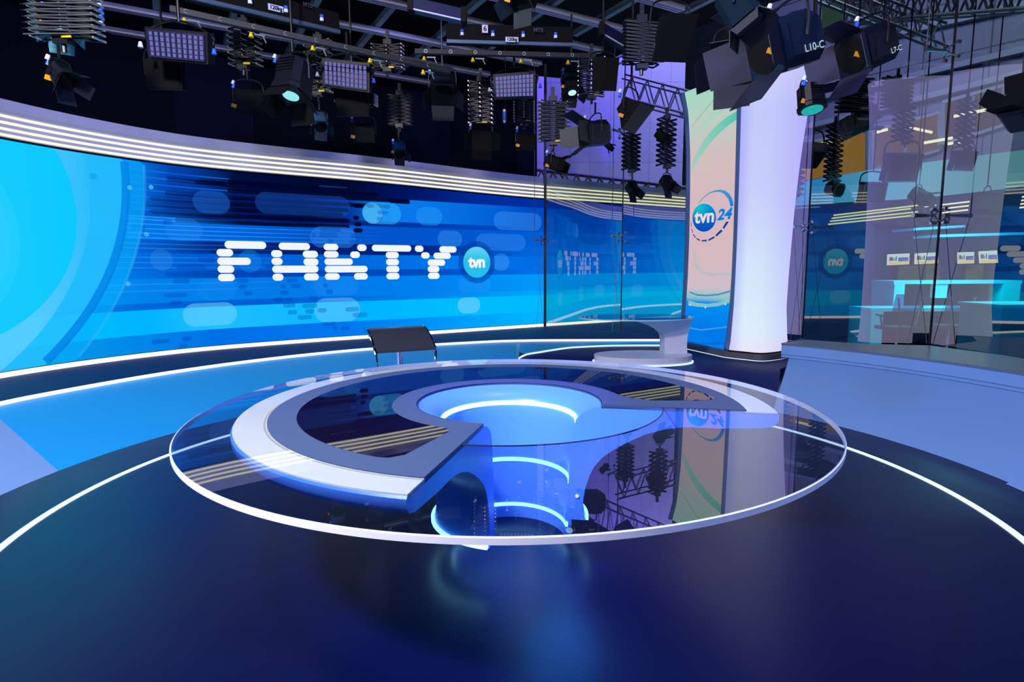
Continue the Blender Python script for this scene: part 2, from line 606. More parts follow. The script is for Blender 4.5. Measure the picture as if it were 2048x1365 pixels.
pill(G, 725, 764, 427, 41, 0.007, A2((90, 205, 255), .45))
# small dark pills
DP = [(733, 748, 412, 8), (767, 780, 414, 8), (754, 766, 425, 8), (753, 765, 438, 8), (765, 776, 426, 7), (640, 682, 460, 9), (638, 676, 471, 10), (700, 713, 472, 9), (655, 667, 483, 9), (622, 632, 471, 9), (698, 712, 485, 9), (472, 497, 562, 10), (476, 494, 574, 9), (487, 505, 587, 9), (570, 596, 561, 9),
      (560, 572, 573, 9), (580, 602, 572, 9), (560, 577, 586, 9), (548, 566, 599, 9), (574, 585, 599, 8), (618, 635, 597, 9), (566, 590, 611, 9), (604, 635, 612, 9), (575, 594, 625, 9), (610, 628, 623, 9), (635, 653, 621, 9), (595, 624, 635, 9), (646, 656, 571, 8),
      (651, 666, 584, 9), (690, 718, 619, 9), (705, 735, 630, 9), (645, 672, 648, 8), (664, 676, 657, 8), (681, 700, 657, 8), (336, 400, 353, 11), (363, 385, 343, 9), (360, 420, 505, 10), (395, 430, 520, 11), (352, 410, 534, 10), (330, 400, 549, 9), (345, 380, 563, 10), (260, 290, 455, 10), (325, 345, 445, 10), (326, 374, 591, 9), (340, 365, 605, 8), (510, 545, 510, 10), (530, 560, 533, 10), (500, 512, 548, 8),
      (302, 340, 683, 9), (363, 383, 678, 9), (356, 376, 692, 8)]
for x0, x1, y, h in DP:
    pill(G, x0, x1, y, h, 0.008, A2((0, 62, 178), .40))
# left: large soft discs and rings
def disc(c, r, off, colf, s_min=0.0):
    col_shape(G, max(s_min, c[0] - r), c[0] + r - 1e-4, lambda s: (c[1] - math.sqrt(max(0, r * r - (s - c[0]) ** 2)), c[1] + math.sqrt(max(0, r * r - (s - c[0]) ** 2))), off, colf, 80)
def ring(c, r0, r1, a0, a1, off, col, n=90):
    for i in range(n):
        pts = []
        for a, r in ((a0 + (a1 - a0) * i / n, r0), (a0 + (a1 - a0) * i / n, r1), (a0 + (a1 - a0) * (i + 1) / n, r1), (a0 + (a1 - a0) * (i + 1) / n, r0)):
            pts.append((c[0] + r * math.cos(math.radians(a)), c[1] + r * math.sin(math.radians(a))))
        if all(Z0 < z < Z1 and s > 0 for s, z in pts):
            G.poly([spos(s, z, off) for s, z in pts], col)
disc((0.716 , 2.855), 3.46, 0.010, lambda s: A2((10, 175, 255), .55))
disc((0.958, 2.765), 3.0, 0.012, lambda s: A2((40, 196, 255), .72))
ring((0.958, 2.765), 2.93, 3.03, -75, 8, 0.014, A2((0, 130, 232), .85))
ring((0.716, 2.855), 3.44, 3.475, -70, 3, 0.014, A2((60, 185, 255), .25))
disc((0.9, 2.6), 2.62, 0.016, lambda s: A2((110, 216, 255), .5 * min(1.0, max(0.0, (3.6 - s) / 0.8))))
disc((1.836, 2.211), 1.5, 0.018, lambda s: A2((0, 202, 255), .92))
for k in range(9):
    disc((1.55, 1.9), 1.15 - k * 0.11, 0.020 + 0.001 * k, lambda s: A2((70, 216, 255), .16))
for x, y in ((257, 376), (291, 469), (254, 568), (300, 375)):
    pill(G, x - 5, x + 5, y, 9, 0.03, A2((90, 200, 255), .6))
pill(G, 176, 192, 353, 13, 0.03, A2((0, 150, 245), .5))
G.build('picture_graphics', M['display'], wall)

# pill lettering
ROWS = [(140, 384, 411, 44), (93, 190, 456, 43), (97, 294, 506, 43), (99, 197, 552, 43), (102, 200, 601, 43),
        (457, 640, 419, 41), (413, 478, 462, 41), (598, 687, 465, 41), (415, 480, 507, 41), (602, 690, 510, 41), (419, 690, 552, 41), (421, 485, 599, 41), (605, 692, 597, 41),
        (720, 806, 423, 38), (916, 971, 427, 38), (722, 808, 466, 38), (876, 932, 468, 38), (725, 891, 509, 38), (727, 977, 552, 38), (728, 814, 595, 38), (898, 978, 594, 38),
        (1002, 1232, 430, 37), (1083, 1159, 470, 37), (1085, 1160, 511, 37), (1086, 1162, 552, 37), (1087, 1163, 593, 37),
        (1253, 1303, 433, 36), (1396, 1496, 437, 36), (1290, 1339, 472, 36), (1362, 1463, 474, 36), (1328, 1430, 514, 36), (1328, 1396, 552, 36), (1330, 1397, 591, 36)]
def cpx(x, y):
    return 400 + x / 2.926, 350 + y / 2.926
LT = {0: 'F', 5: 'A', 13: 'K', 21: 'T', 26: 'Y'}
ends = [5, 13, 21, 26, 33]
i0 = 0
for e in ends:
    mb = MB()
    for x0, x1, y, h in ROWS[i0:e]:
        a, yc = cpx(x0, y)
        b, _ = cpx(x1, y)
        pill(mb, a, b, yc, h / 2.926, 0.034, L4((240, 247, 255)))
    mb.build('letter', M['display'], wall)
    i0 = e
# round badge with lower-case lettering
bs, bz = sz(952, 525)
br = (sz(979, 525)[0] - sz(925, 525)[0]) / 2
mb = MB()
def disc2(mbx, cs, cz, rs, rz, off, colf, n=40, rings=6):
    for k in range(n):
        a0, a1 = 2 * PI * k / n, 2 * PI * (k + 1) / n
        for j in range(rings):
            q0, q1 = j / rings, (j + 1) / rings
            P = [(q0, a0), (q1, a0), (q1, a1), (q0, a1)]
            pts = [(cs + rs * q * math.cos(a), cz + rz * q * math.sin(a)) for q, a in P]
            if j == 0:
                pts, P = pts[1:3] + [(cs, cz)], P[1:3] + [(0, 0)]
            mbx.poly([spos(s, z, off) for s, z in pts], [colf(q * math.cos(a), q * math.sin(a)) for q, a in P])
disc2(mb, bs, bz, br * 1.36, br * 1.36, 0.034, lambda x, y: A2((0, 62, 165), .85 - .25 * (x * x + y * y)))
disc2(mb, bs, bz, br, br, 0.036, lambda x, y: L4((int(40 + 60 * max(0, y)), int(190 + 25 * max(0, y)), int(235 + 10 * y * y * max(0, y)))))
badge = mb.build('badge', M['display'], wall)
c0 = spos(bs, bz, 0.04)
tx = (spos(bs + 0.3, bz) - spos(bs - 0.3, bz)).normalized()
mtx = Matrix.Translation(c0) @ Matrix(((tx.x, 0, tx.y, 0), (tx.y, 0, -tx.x, 0), (0, 1, 0, 0), (0, 0, 0, 1)))
text('tvn', br * 1.02, M['logo_white'], badge, mtx, bold=0.012, space=0.92)

# black surround under the picture, glowing foot strip
path = with_normals(PLs)
pj = path[::2]
mb = MB()
mb.sweep(pj, [(-0.02, 0.36), (-0.02, 3.0), (-0.25, 3.0), (-0.25, 0.36)])
mb.build('cabinet', M['matte_black'], wall)
def cut_path(pth, s0, s1):
    return [spos(s0 + (s1 - s0) * i / 60, 0) for i in range(61)]
sg = S_[1088]
mb = MB()
mb.sweep(with_normals(cut_path(PLs, 0, STOT - 0.01)), [(0.0, ZS + 0.004), (0.05, ZS + 0.004), (0.05, ZS + 0.012), (0.012, 0.398), (0.0, 0.398)])
mb.build('foot_light', M['led_white'], wall)

# ================================================================== LIGHT CORNICE above the video wall
cor = thing('light_cornice', 'pale grey curved cornice with four glowing lines over the video wall', 'cornice', (-1.5, 10.5, 2.93))
full = with_normals(cut_path(PLs, 0, STOT - 0.01))
DZC = [-0.085 * smooth((STOT * i / 60 - S_[620]) / (S_[1088] - S_[620])) for i in range(61)]
mb = MB()
mb.sweep(full, [(-0.2, 2.945), (0.03, 2.945), (0.03, 3.205), (0.07, 3.235), (0.045, 3.35), (-0.2, 3.35)], DZC)
mb.build('fascia', M['shelf_grey'], cor)
mb = MB()
mb.sweep(full, [(0.0, 2.927), (0.034, 2.927), (0.034, 2.945), (0.0, 2.945)], DZC)
mb.build('lower_trim', M['matte_black'], cor)
for z in (2.972, 3.036, 3.104, 3.172):
    mb = MB()
    mb.sweep(full, [(0.028, z - 0.013), (0.04, z - 0.013), (0.04, z + 0.013), (0.028, z + 0.013)], DZC)
    mb.build('light_line', M['led_warm'], cor)
# ================================================================== RISER, STAGE, PARAPETS
def cone_path(a0, a1, n, r):
    return arc_pts(Q, r, a0, a1, n)
# top edge of the riser, traced along the stage edge
TOP = catmull([(-4.335, 4.64, 0), (-4.22, 5.2, 0), (-3.72, 6.346, 0), (-2.95, 7.36, 0), (-1.93, 8.19, 0), (-0.487, 8.86, 0), (0.25, 9.02, 0), (1.2, 9.02, 0), (2.3, 8.98, 0)], 12)
FOOT = []
FR = [(89.0, 4.06), (84.8, 4.42), (79.9, 4.94), (73.7, 5.26), (64.0, 5.60)]
nT = len(TOP)
for i, q in enumerate(TOP):
    dx, dy = q.x - Q[0], q.y - Q[1]
    a = math.atan2(dy, dx)
    r = math.hypot(dx, dy)
    ad = math.degrees(a)
    rr = 3.46
    if ad < 89.0:
        for (a1, r1), (a0, r0) in zip(FR, FR[1:]):
            if ad >= a0 or a0 == FR[-1][0]:
                rr = min(r0 + (r1 - r0) * max(0.0, min(1.0, (ad - a0) / (a1 - a0))), r - 0.03)
                break
    a += math.radians(4.0) * max(0.0, 1 - i / 20)
    z = ramp_z(rr) if ad < 89.0 else 0.0
    FOOT.append(Vector((Q[0] + rr * math.cos(a), Q[1] + rr * math.sin(a), z)))
ris = thing('stage_riser', 'curved blue sloping stage riser with a white light line on its top edge', 'stage riser', (-2.6, 6.6, 0))
mb = MB()
A = [mb.p(q) for q in FOOT]
B = [mb.p((q.x, q.y, 0.385)) for q in TOP]
B2 = [mb.p((q.x, q.y, 0.30)) for q in TOP]
for i in range(nT - 1):
    mb.face((A[i], A[i + 1], B[i + 1], B[i]))
mb.build('facing', M['riser'], ris, smooth=True)
mb = MB()
mb.sweep(with_normals(TOP), [(0.01, 0.383), (0.025, 0.383), (0.025, 0.408), (-0.03, 0.408), (-0.03, 0.383)])
mb.build('edge_light', M['led_white'], ris)
mb = MB()
k0 = max(i for i, q in enumerate(TOP) if q.x < 0.0)
mb.tube([FOOT[i] + Vector((0.0, -0.02, 0.012)) for i in range(k0, nT)], 0.012, 6)
mb.build('foot_light', M['led_cool'], ris)

# stage floor between riser and video wall (one polygon strip)
mb = MB()
N2 = 80
tops = [TOP[min(nT - 1, int(i / N2 * (nT - 1)))] for i in range(N2 + 1)]
prev = None
for i in range(N2 + 1):
    q = tops[i]
    # matching point on the wall: same share of the length that is in view
    t = i / N2
    w = spos(0.9 + (STOT - 0.9 - 1.6) * t, ZS, 0.0)
    a, b = mb.p((q.x, q.y, ZS)), mb.p((w.x, w.y, ZS))
    if prev:
        mb.face((prev[0], a, b, prev[1]))
    prev = (a, b)
e = TOP[-1]
w = spos(STOT - 1.6, ZS)
mb.poly([(e.x, e.y, ZS), (4.2, 8.75, ZS), (4.4, 8.9, ZS), (w.x, w.y, ZS)])
struct(mb.build('floor_stage', M['carpet']), 'dark blue stage floor running in front of the video wall', 'floor')
mb = MB()
mb.poly([(2.3, 8.98, 0.28), (4.25, 8.72, 0.28), (4.25, 8.72, ZS), (2.3, 8.98, ZS)])
struct(mb.build('trim_1', M['carpet']))

def parapet(name, label, abot0, abot1, atop0, atop1, dr=0.0, back=None, n=48):
    root = thing(name, label, 'low wall', (Q[0] + 4.2 * math.cos(math.radians((abot0 + abot1) / 2)), Q[1] + 4.2 * math.sin(math.radians((abot0 + abot1) / 2)), 0))
    prof = [(3.46, 0.0, 0.0), (4.47, 0.43, .8), (4.455, 0.436, .8), (4.455, 0.60, 1.0)]
    def pt(t, k, dz=0.0, dro=0.0):
        r, z, u = prof[k]
        a = (abot0 + (abot1 - abot0) * t) * (1 - u) + (atop0 + (atop1 - atop0) * t) * u
        a = math.radians(a)
        return Vector((Q[0] + (r + dr + dro) * math.cos(a), Q[1] + (r + dr + dro) * math.sin(a), z + dz))
    # sloping face
    mb = MB()
    F = [[mb.p(pt(i / n, k)) for k in (0, 1)] for i in range(n + 1)]
    for i in range(n):
        mb.face((F[i][0], F[i + 1][0], F[i + 1][1], F[i][1]))
    for i in (0, n):     # end faces
        t = i / n
        a = pt(t, 0)
        b = pt(t, 1)
        c = pt(t, 1, 0, 0.75)
        d = pt(t, 0, 0, 1.76)
        mb.poly([a, b, c, d] if i == 0 else [d, c, b, a])
    mb.build('sloping_face', M['parapet'], root)
    # upright band under the top, with two shadow grooves
    mb = MB()
    zs = [(0.0, 0.432), (0.0, 0.452), (0.012, 0.454), (0.012, 0.466), (0.0, 0.468), (0.0, 0.585), (-0.012, 0.587), (-0.012, 0.602)]
    F = [[mb.p(pt(i / n, 3, z - 0.60, o)) for o, z in zs] for i in range(n + 1)]
    for i in range(n):
        for k in range(len(zs) - 1):
            mb.face((F[i][k], F[i + 1][k], F[i + 1][k + 1], F[i][k + 1]))
    for i in (0, n):
        t = i / n
        mb.poly([pt(t, 3, -0.168), pt(t, 3, 0.002), pt(t, 3, 0.002, 0.7), pt(t, 3, -0.168, 0.7)])
    mb.build('band', M['parapet'], root)
    # flat top
    mb = MB()
    front = [pt(i / n, 3, 0.002, -0.012) for i in range(n + 1)]
    if back is None:
        bk = [pt(i / n, 3, 0.002, 0.9) for i in range(n + 1)]
    else:
        bk = back
    lo = [q.copy() for q in front] + [q.copy() for q in bk[::-1]]
    tops = [mb.p(q) for q in lo]
    bots = [mb.p(q - Vector((0, 0, 0.02))) for q in lo]
    mb.face(tops)
    m = len(lo)
    for i in range(m):
        mb.face((bots[i], bots[(i + 1) % m], tops[(i + 1) % m], tops[i]))
    mb.build('coping', M['parapet_top'], root)
    return root
bk = [Vector((x, y, 0.602)) for x, y in ((3.66, 7.27), (4.08, 6.86), (4.78, 6.66), (4.98, 5.9), (5.05, 4.9), (5.02, 4.0))]
parapet('low_wall', 'pale low wall with sloping face and grey top right of the desk', 38.0, 0.9, 43.7, 0.9, back=bk)
parapet('low_wall', 'pale low wall section at the right picture edge, next to the long one', 0.7, -58, 0.7, -58, dr=-0.04)
parapet('low_wall', 'pale low wall with sloping face at the left picture edge', 173.2, 262, 167.6, 262)
# ================================================================== NEWS DESK
DC = (-0.018, 3.035)          # centre of the round glass top
DD = (-0.018, 3.228)          # centre of the body under it
DZ = 0.7925
A0, A1 = -12.0, 256.4
desk = thing('news_desk', 'large round glass-topped news desk with white rim and glowing hollow centre', 'desk', (DC[0], DC[1], 0))
GR = 1.549
TK = 0.963                    # body measured just under the glass, moved up to the glass plane along the sight lines
TC = (DD[0] * TK, DD[1] * TK)
KM = Matrix.Translation((0, 0, CZ)) @ Matrix.Scale(TK, 4) @ Matrix.Translation((0, 0, -CZ))
HR = 0.806
mb = MB()
n = 192
gi = [mb.p((TC[0] + HR * math.cos(2 * PI * k / n), TC[1] + HR * math.sin(2 * PI * k / n), DZ)) for k in range(n)]
go = [mb.p((DC[0] + GR * math.cos(2 * PI * k / n), DC[1] + GR * math.sin(2 * PI * k / n), DZ)) for k in range(n)]
for k in range(n):
    mb.face((gi[k], go[k], go[(k + 1) % n], gi[(k + 1) % n]))
mb.build('glass_top', M['glass_desk'], desk)
mb = MB()
mb.revolve([(GR - 0.004, DZ - 0.026), (GR + 0.002, DZ - 0.023), (GR + 0.002, DZ - 0.003), (GR - 0.004, DZ - 0.0005)], DC, 0, 360, n)
mb.build('glass_edge', M['glass_rim'], desk, smooth=True)
mb = MB()
mb.tube([(TC[0] + HR * math.cos(math.radians(a)), TC[1] + HR * math.sin(math.radians(a)), DZ - 0.003) for a in [A1 - 360 + (A0 - A1 + 360) * k / 50 for k in range(51)]], 0.003, 6)
mb.build('inner_glass_edge', M['black_seal'], desk)
# body: closed outline swept around the opening
prof = [(0.505, 0.756), (0.50, 0.752), (0.462, 0.742), (0.425, 0.722), (0.395, 0.700), (0.375, 0.675), (0.362, 0.62), (0.355, 0.56), (0.345, 0.44), (0.334, 0.28), (0.327, 0.12), (0.327, 0.10),
        (0.432, 0.10), (0.425, 0.13), (0.418, 0.17), (0.418, 0.21), (0.43, 0.29), (0.452, 0.36), (0.475, 0.41), (0.52, 0.468), (0.58, 0.515), (0.66, 0.565), (0.75, 0.612), (0.85, 0.645), (0.95, 0.662), (1.13, 0.664), (1.34, 0.676), (1.392, 0.690), (1.412, 0.715), (1.414, 0.748), (1.405, 0.756)]
mb = MB()
mb.M = KM
mb.revolve(prof, DD, A0, A1, 120)
mb.build('body', M['desk_body'], desk, smooth=True, angle=40)
mb = MB()
mb.M = KM
mb.revolve([(0.325, -0.0575), (0.325, 0.10), (0.36, 0.10), (0.36, -0.0575)], DD, A0 + 18, 174, 80)
mb.build('plinth', M['desk_body'], desk, smooth=True)
def sector(r0, r1, a0, a1, z0, z1, mat, name, n=120):
    mb = MB()
    mb.revolve([(r0 * TK, z0), (r1 * TK, z0), (r1 * TK, z1), (r0 * TK, z1)], TC, a0, a1, n)
    return mb.build(name, mat, desk, smooth=True)
sector(1.25, 1.405, A0, A1, DZ - 0.02, DZ - 0.003, M['desk_white'], 'white_rim')
sector(1.262, 1.272, A0, A1, DZ - 0.003, DZ - 0.002, emit('rim_led', (255, 255, 246), 1.0), 'rim_light')
sector(0.512, 1.255, A0, A1, DZ - 0.02, DZ + 0.003, M['desk_grey'], 'worktop')
# dark glossy inlay with rounded ends
mb = MB()
ia0, ia1, ri, ro = -2.0, 247.0, 0.645, 1.12
n = 130
pr = None
for k in range(n + 1):
    a = ia0 + (ia1 - ia0) * k / n
    e0, e1 = a - ia0, ia1 - a
    o, i_ = ro, ri
    if e0 < 15:
        i_ = ri + 0.15 * (1 - e0 / 15) ** 2.2
    if e0 < 24:
        o = ro + 0.05 * smooth(1 - e0 / 24)
    if e0 < 4:
        t = 1 - e0 / 4
        o -= 0.10 * (1 - math.sqrt(max(0, 1 - t * t)))
    if e1 < 5:
        t = 1 - e1 / 5
        o = ro - 0.07 * (1 - math.sqrt(max(0, 1 - t * t)))
        i_ = ri + 0.05 * (1 - math.sqrt(max(0, 1 - t * t)))
    if o < i_:
        o = i_ = (o + i_) / 2
    c, s = math.cos(math.radians(a)), math.sin(math.radians(a))
    cur = (mb.p((TC[0] + i_ * TK * c, TC[1] + i_ * TK * s, DZ + 0.004)), mb.p((TC[0] + o * TK * c, TC[1] + o * TK * s, DZ + 0.004)))
    if pr:
        mb.face((pr[0], pr[1], cur[1], cur[0]))
    pr = cur
mb.build('dark_inlay', M['desk_dark'], desk)
mb = MB()
mb.tube([(TC[0] + 0.512 * TK * math.cos(math.radians(a)), TC[1] + 0.512 * TK * math.sin(math.radians(a)), DZ + 0.002) for a in range(int(A0), int(A1), 3)], 0.0025, 4)
mb.build('lip_seam', M['black_seal'], desk)
def inner_ring(z, h, r, a0=A0 + 1, a1=A1 - 1):
    mb = MB()
    mb.M = KM
    mb.revolve([(r - 0.006, z - h / 2), (r + 0.01, z - h / 2), (r + 0.01, z + h / 2), (r - 0.006, z + h / 2)], DD, a0, a1, 90)
    return mb.build('light_ring', M['led_cyan'], desk, smooth=True)
inner_ring(0.668, 0.026, 0.373)
inner_ring(0.317, 0.024, 0.337)
inner_ring(0.028, 0.022, 0.326, A0 + 14, 200)
mb = MB()
mb.M = KM
mb.revolve([(0.434, 0.10), (0.448, 0.10), (0.448, 0.116), (0.430, 0.116)], DD, A0 + 1, A1 - 1, 90)
mb.build('foot_light', M['led_cyan'], desk, smooth=True)
# small light on the right end face
a = math.radians(A0)
mb = MB()
mb.M = KM
q = Vector((DD[0] + 0.385 * math.cos(a), DD[1] + 0.385 * math.sin(a) - 0.002, 0.24))
mb.cyl(q, q + Vector((-0.003, -0.006, 0)), 0.010, 12)
mb.build('socket', M['led_white'], desk)

# ================================================================== STOOL behind the desk
SX, SY = -0.95, 4.95
st = thing('bar_stool', 'black and chrome bar stool standing behind the round desk', 'stool', (SX, SY, 0))
yaw = math.radians(25)
Rz = Matrix.Rotation(yaw, 4, 'Z')
def seat_prof():
    P = []
    for k in range(15):
        t = k / 14
        y = -0.19 + 0.40 * t
        z = 0.850 + 0.11 * math.sin(t * PI * 0.62) + 0.045 * t
        P.append((y, z))
    return P
SPF = seat_prof()
mb = MB()
mb.M = Matrix.Translation((SX, SY, 0)) @ Rz
W2 = 0.245
T0 = [(mb.p((-W2, y, z)), mb.p((W2, y, z))) for y, z in SPF]
T1 = [(mb.p((-W2, y, z - 0.022)), mb.p((W2, y, z - 0.022))) for y, z in SPF]
for i in range(len(SPF) - 1):
    mb.face((T0[i][0], T0[i][1], T0[i + 1][1], T0[i + 1][0]))
    mb.face((T1[i][0], T1[i + 1][0], T1[i + 1][1], T1[i][1]))
    mb.face((T0[i][0], T0[i + 1][0], T1[i + 1][0], T1[i][0]))
    mb.face((T0[i][1], T1[i][1], T1[i + 1][1], T0[i + 1][1]))
mb.face((T0[0][0], T1[0][0], T1[0][1], T0[0][1]))
mb.face((T0[-1][0], T0[-1][1], T1[-1][1], T1[-1][0]))
mb.build('seat', M['seat'], st, smooth=True)
for sx in (-1, 1):
    mb = MB()
    mb.M = Matrix.Translation((SX, SY, 0)) @ Rz
    pts = [(sx * (W2 + 0.006), y, z - 0.01) for y, z in SPF[::-1]] + [(sx * (W2 + 0.004), -0.20, 0.82), (sx * (W2 - 0.004), -0.215, 0.70), (sx * (W2 - 0.012), -0.22, 0.55), (sx * (W2 - 0.03), -0.22, 0.40), (sx * (W2 - 0.06), -0.20, 0.335)]
    for a, b in zip(pts, pts[1:]):
        mb.bar(a, b, 0.012, 0.028)
    mb.build('side_frame', M['chrome'], st)
mb = MB()
mb.M = Matrix.Translation((SX, SY, 0)) @ Rz
mb.bar((-W2 + 0.06, -0.20, 0.335), (W2 - 0.06, -0.20, 0.335), 0.028, 0.014)
mb.build('footrest', M['chrome'], st)
mb = MB()
mb.M = Matrix.Translation((SX, SY, 0)) @ Rz
mb.cyl((-0.01, 0, 0.02), (-0.01, 0, 0.90), 0.026, 20)
mb.cyl((-0.01, 0, 0.02), (-0.01, 0, 0.45), 0.034, 20)
mb.build('column', M['chrome'], st, smooth=True)
mb = MB()
mb.revolve([(0.0, 0.0), (0.21, 0.0), (0.21, 0.008), (0.06, 0.022), (0.0, 0.024)], (SX, SY), 0, 360, 40)
mb.build('base', M['chrome'], st, smooth=True)

# ================================================================== LIT COLUMN at the back right
C0 = Vector((3.14, 8.15))
KEY = [((2.54, 8.67), 0), ((2.83, 7.72), 1), ((3.2, 7.40), 2), ((3.79, 8.08), 3), ((3.08, 8.42), 4)]
LVY = [  # photo row, scale of left edge, divider, front, right, back
    (706, 1.00, 1.00, 1.00, 1.00, 1.0), (680, .99, .85, .98, .965, .98), (614, .955, .62, .92, .915, .94), (550, .94, .55, .92, .93, .93), (482, .935, .53, .94, .955, .94), (420, .94, .55, .955, .985, .96), (350, .95, .58, .98, 1.03, .99),
    (290, .965, .62, 1.01, 1.08, 1.03), (235, .995, .66, 1.05, 1.135, 1.08), (190, 1.03, .70, 1.10, 1.21, 1.13), (156, 1.09, .74, 1.15, 1.31, 1.2), (120, 1.15, .80, 1.21, 1.44, 1.3)]
LV = [(at(1500, y, 7.9).z, a, b, c, d, e) for y, a, b, c, d, e in LVY]
LV[0] = (0.42,) + LV[0][1:]
CZT = at(1567, 121, 7.45).z
def colp(i, z):
    for a, b in zip(LV, LV[1:]):
        if z <= b[0] or b is LV[-1]:
            t = min(1, max(0, (z - a[0]) / (b[0] - a[0])))
            s = a[1 + i] * (1 - t) + b[1 + i] * t
            break
    p = Vector(KEY[i][0])
    q = C0 + (p - C0) * s
    return Vector((q.x, q.y, z))
colm = thing('lit_column', 'tall flared column, glowing white fabric with a tall logo screen on its left face', 'column', (C0.x, C0.y, ZR))
def white_ring(z, k=24):
    """divider -> front -> right -> back -> left edge, smooth curve"""
    P = [colp(1, z), colp(2, z), colp(3, z), colp(4, z), colp(0, z)]
    # round the front by adding bulge control points
    a, b, c, d, e = P
    m1 = (a + b) / 2 + (b - a).cross(Vector((0, 0, 1))).normalized() * 0.03
    m2 = (b + c) / 2 + (c - b).cross(Vector((0, 0, 1))).normalized() * 0.13
    m3 = (c + d) / 2 + (d - c).cross(Vector((0, 0, 1))).normalized() * 0.03
    m4 = (d + e) / 2 + (e - d).cross(Vector((0, 0, 1))).normalized() * 0.02
    return catmull([a, m1, b, m2, c, m3, d, m4, e], 6)
ZL = [0.42 + (CZT - 0.42) * k / 40 for k in range(41)]
mb = MB()
rings = [white_ring(z) for z in ZL]
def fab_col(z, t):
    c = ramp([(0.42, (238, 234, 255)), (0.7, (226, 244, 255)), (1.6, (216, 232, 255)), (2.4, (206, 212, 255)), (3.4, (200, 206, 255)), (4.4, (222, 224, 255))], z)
    e = ramp([(0.0, (.72, .70, 1.0)), (0.05, (.80, .80, 1.0)), (0.12, (1, 1, 1)), (0.24, (.97, .97, 1)), (0.34, (.86, .82, 1.0)), (0.42, (.86, .74, 1.06)), (0.5, (1.0, .86, 1.5)), (0.58, (1.2, .96, 2.0)), (0.9, (1.1, .9, 1.8)), (1.0, (.8, .8, 1.0))], t)  # hidden back glows stronger violet, added for its reflection in the glass
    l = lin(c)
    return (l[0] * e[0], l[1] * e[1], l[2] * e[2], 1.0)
m = len(rings[0])
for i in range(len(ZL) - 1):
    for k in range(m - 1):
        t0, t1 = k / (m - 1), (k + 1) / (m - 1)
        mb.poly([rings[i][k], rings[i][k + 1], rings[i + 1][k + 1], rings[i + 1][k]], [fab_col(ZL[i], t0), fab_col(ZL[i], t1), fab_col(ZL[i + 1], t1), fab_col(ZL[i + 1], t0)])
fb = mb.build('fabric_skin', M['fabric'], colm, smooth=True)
# screen face between left edge and divider
def cface(u, z, off=0.0):
    a, b = colp(0, z), colp(1, z)
    d = (b - a).normalized()
    nrm = Vector((d.y, -d.x, 0))
    if nrm.x > 0:
        nrm = -nrm
    q = a.lerp(b, u) + nrm * off
    return q
XL = [(150, 1352), (167, 1354), (240, 1365), (300, 1369), (394, 1372), (526, 1370), (600, 1367), (697, 1365)]
XR = [(150, 1451), (240, 1455), (300, 1457), (394, 1459), (526, 1458), (600, 1455), (660, 1450), (706, 1445)]
def interp(T, y):
    if y <= T[0][0]:
        return T[0][1]
    for (a, va), (b, vb) in zip(T, T[1:]):
        if y <= b:
            return va + (vb - va) * (y - a) / (b - a)
    return T[-1][1]
def cuv(px, py):
    """photo point on the column's screen -> share across, height"""
    u = (px - interp(XL, py)) / (interp(XR, py) - interp(XL, py))
    z = 1.5
    for _ in range(4):
        q = cface(u, z)
        z = at(px, py, q.y).z
    return u, z
def cp3(px, py, off=0.0):
    u, z = cuv(px, py)
    return cface(u, z, off)
CT = [(0.42, (0, 128, 235)), (0.60, (0, 120, 232)), (0.95, (0, 140, 240)), (1.02, (0, 145, 235)), (1.03, (120, 190, 205)), (1.12, (150, 196, 200)), (1.2, (205, 190, 200)), (1.6, (214, 184, 192)), (2.4, (214, 184, 192)), (3.0, (210, 190, 190)), (3.5, (190, 205, 195)), (3.9, (165, 215, 195)), (4.4, (170, 215, 200))]
mb = MB()
NU = 6
for i in range(60):
    za, zb = 0.42 + (CZT - 0.42) * i / 60, 0.42 + (CZT - 0.42) * (i + 1) / 60
    for k in range(NU):
        ua, ub = k / NU, (k + 1) / NU
        ca, cb = L4(ramp(CT, za)), L4(ramp(CT, zb))
        mb.poly([cface(ua, za), cface(ub, za), cface(ub, zb), cface(ua, zb)], [ca, ca, cb, cb])
scrn = mb.build('logo_screen', M['display_base'], colm)
# graphics on that screen
mb = MB()
def cstrip(mbx, pa, pb, off, col0, col1=None):
    """strip between two polylines of photo points"""
    n = len(pa)
    for i in range(n - 1):
        c0 = col0 if col1 is None else ramp([(0, col0), (n - 1, col1)], i)
        c1 = col0 if col1 is None else ramp([(0, col0), (n - 1, col1)], i + 1)
        mbx.poly([cp3(*pa[i], off), cp3(*pb[i], off), cp3(*pb[i + 1], off), cp3(*pa[i + 1], off)], [c0, c0, c1, c1])
def arc2(cx, cy, rx, ry, a0, a1, n):
    return [(cx + rx * math.cos(math.radians(a0 + (a1 - a0) * i / n)), cy + ry * math.sin(math.radians(a0 + (a1 - a0) * i / n))) for i in range(n + 1)]
# broad green swoosh, upper
cstrip(mb, [(1452, 222), (1436, 234), (1420, 249), (1405, 267), (1392, 287), (1381, 309), (1373, 330)], [(1452, 240), (1438, 252), (1424, 267), (1410, 284), (1397, 303), (1385, 323), (1374, 345)], 0.006, A2((70, 195, 175), .95), A2((130, 210, 190), .6))
cstrip(mb, [(1452, 185), (1425, 207), (1395, 240), (1370, 275)], [(1452, 200), (1428, 222), (1398, 256), (1371, 292)], 0.005, A2((120, 215, 195), .45), A2((150, 215, 195), .15))
cstrip(mb, [(1451, 152), (1415, 190), (1380, 240), (1370, 255)], [(1451, 155), (1416, 193), (1381, 243), (1370, 258)], 0.005, A2((90, 190, 170), .7), A2((110, 195, 175), .4))
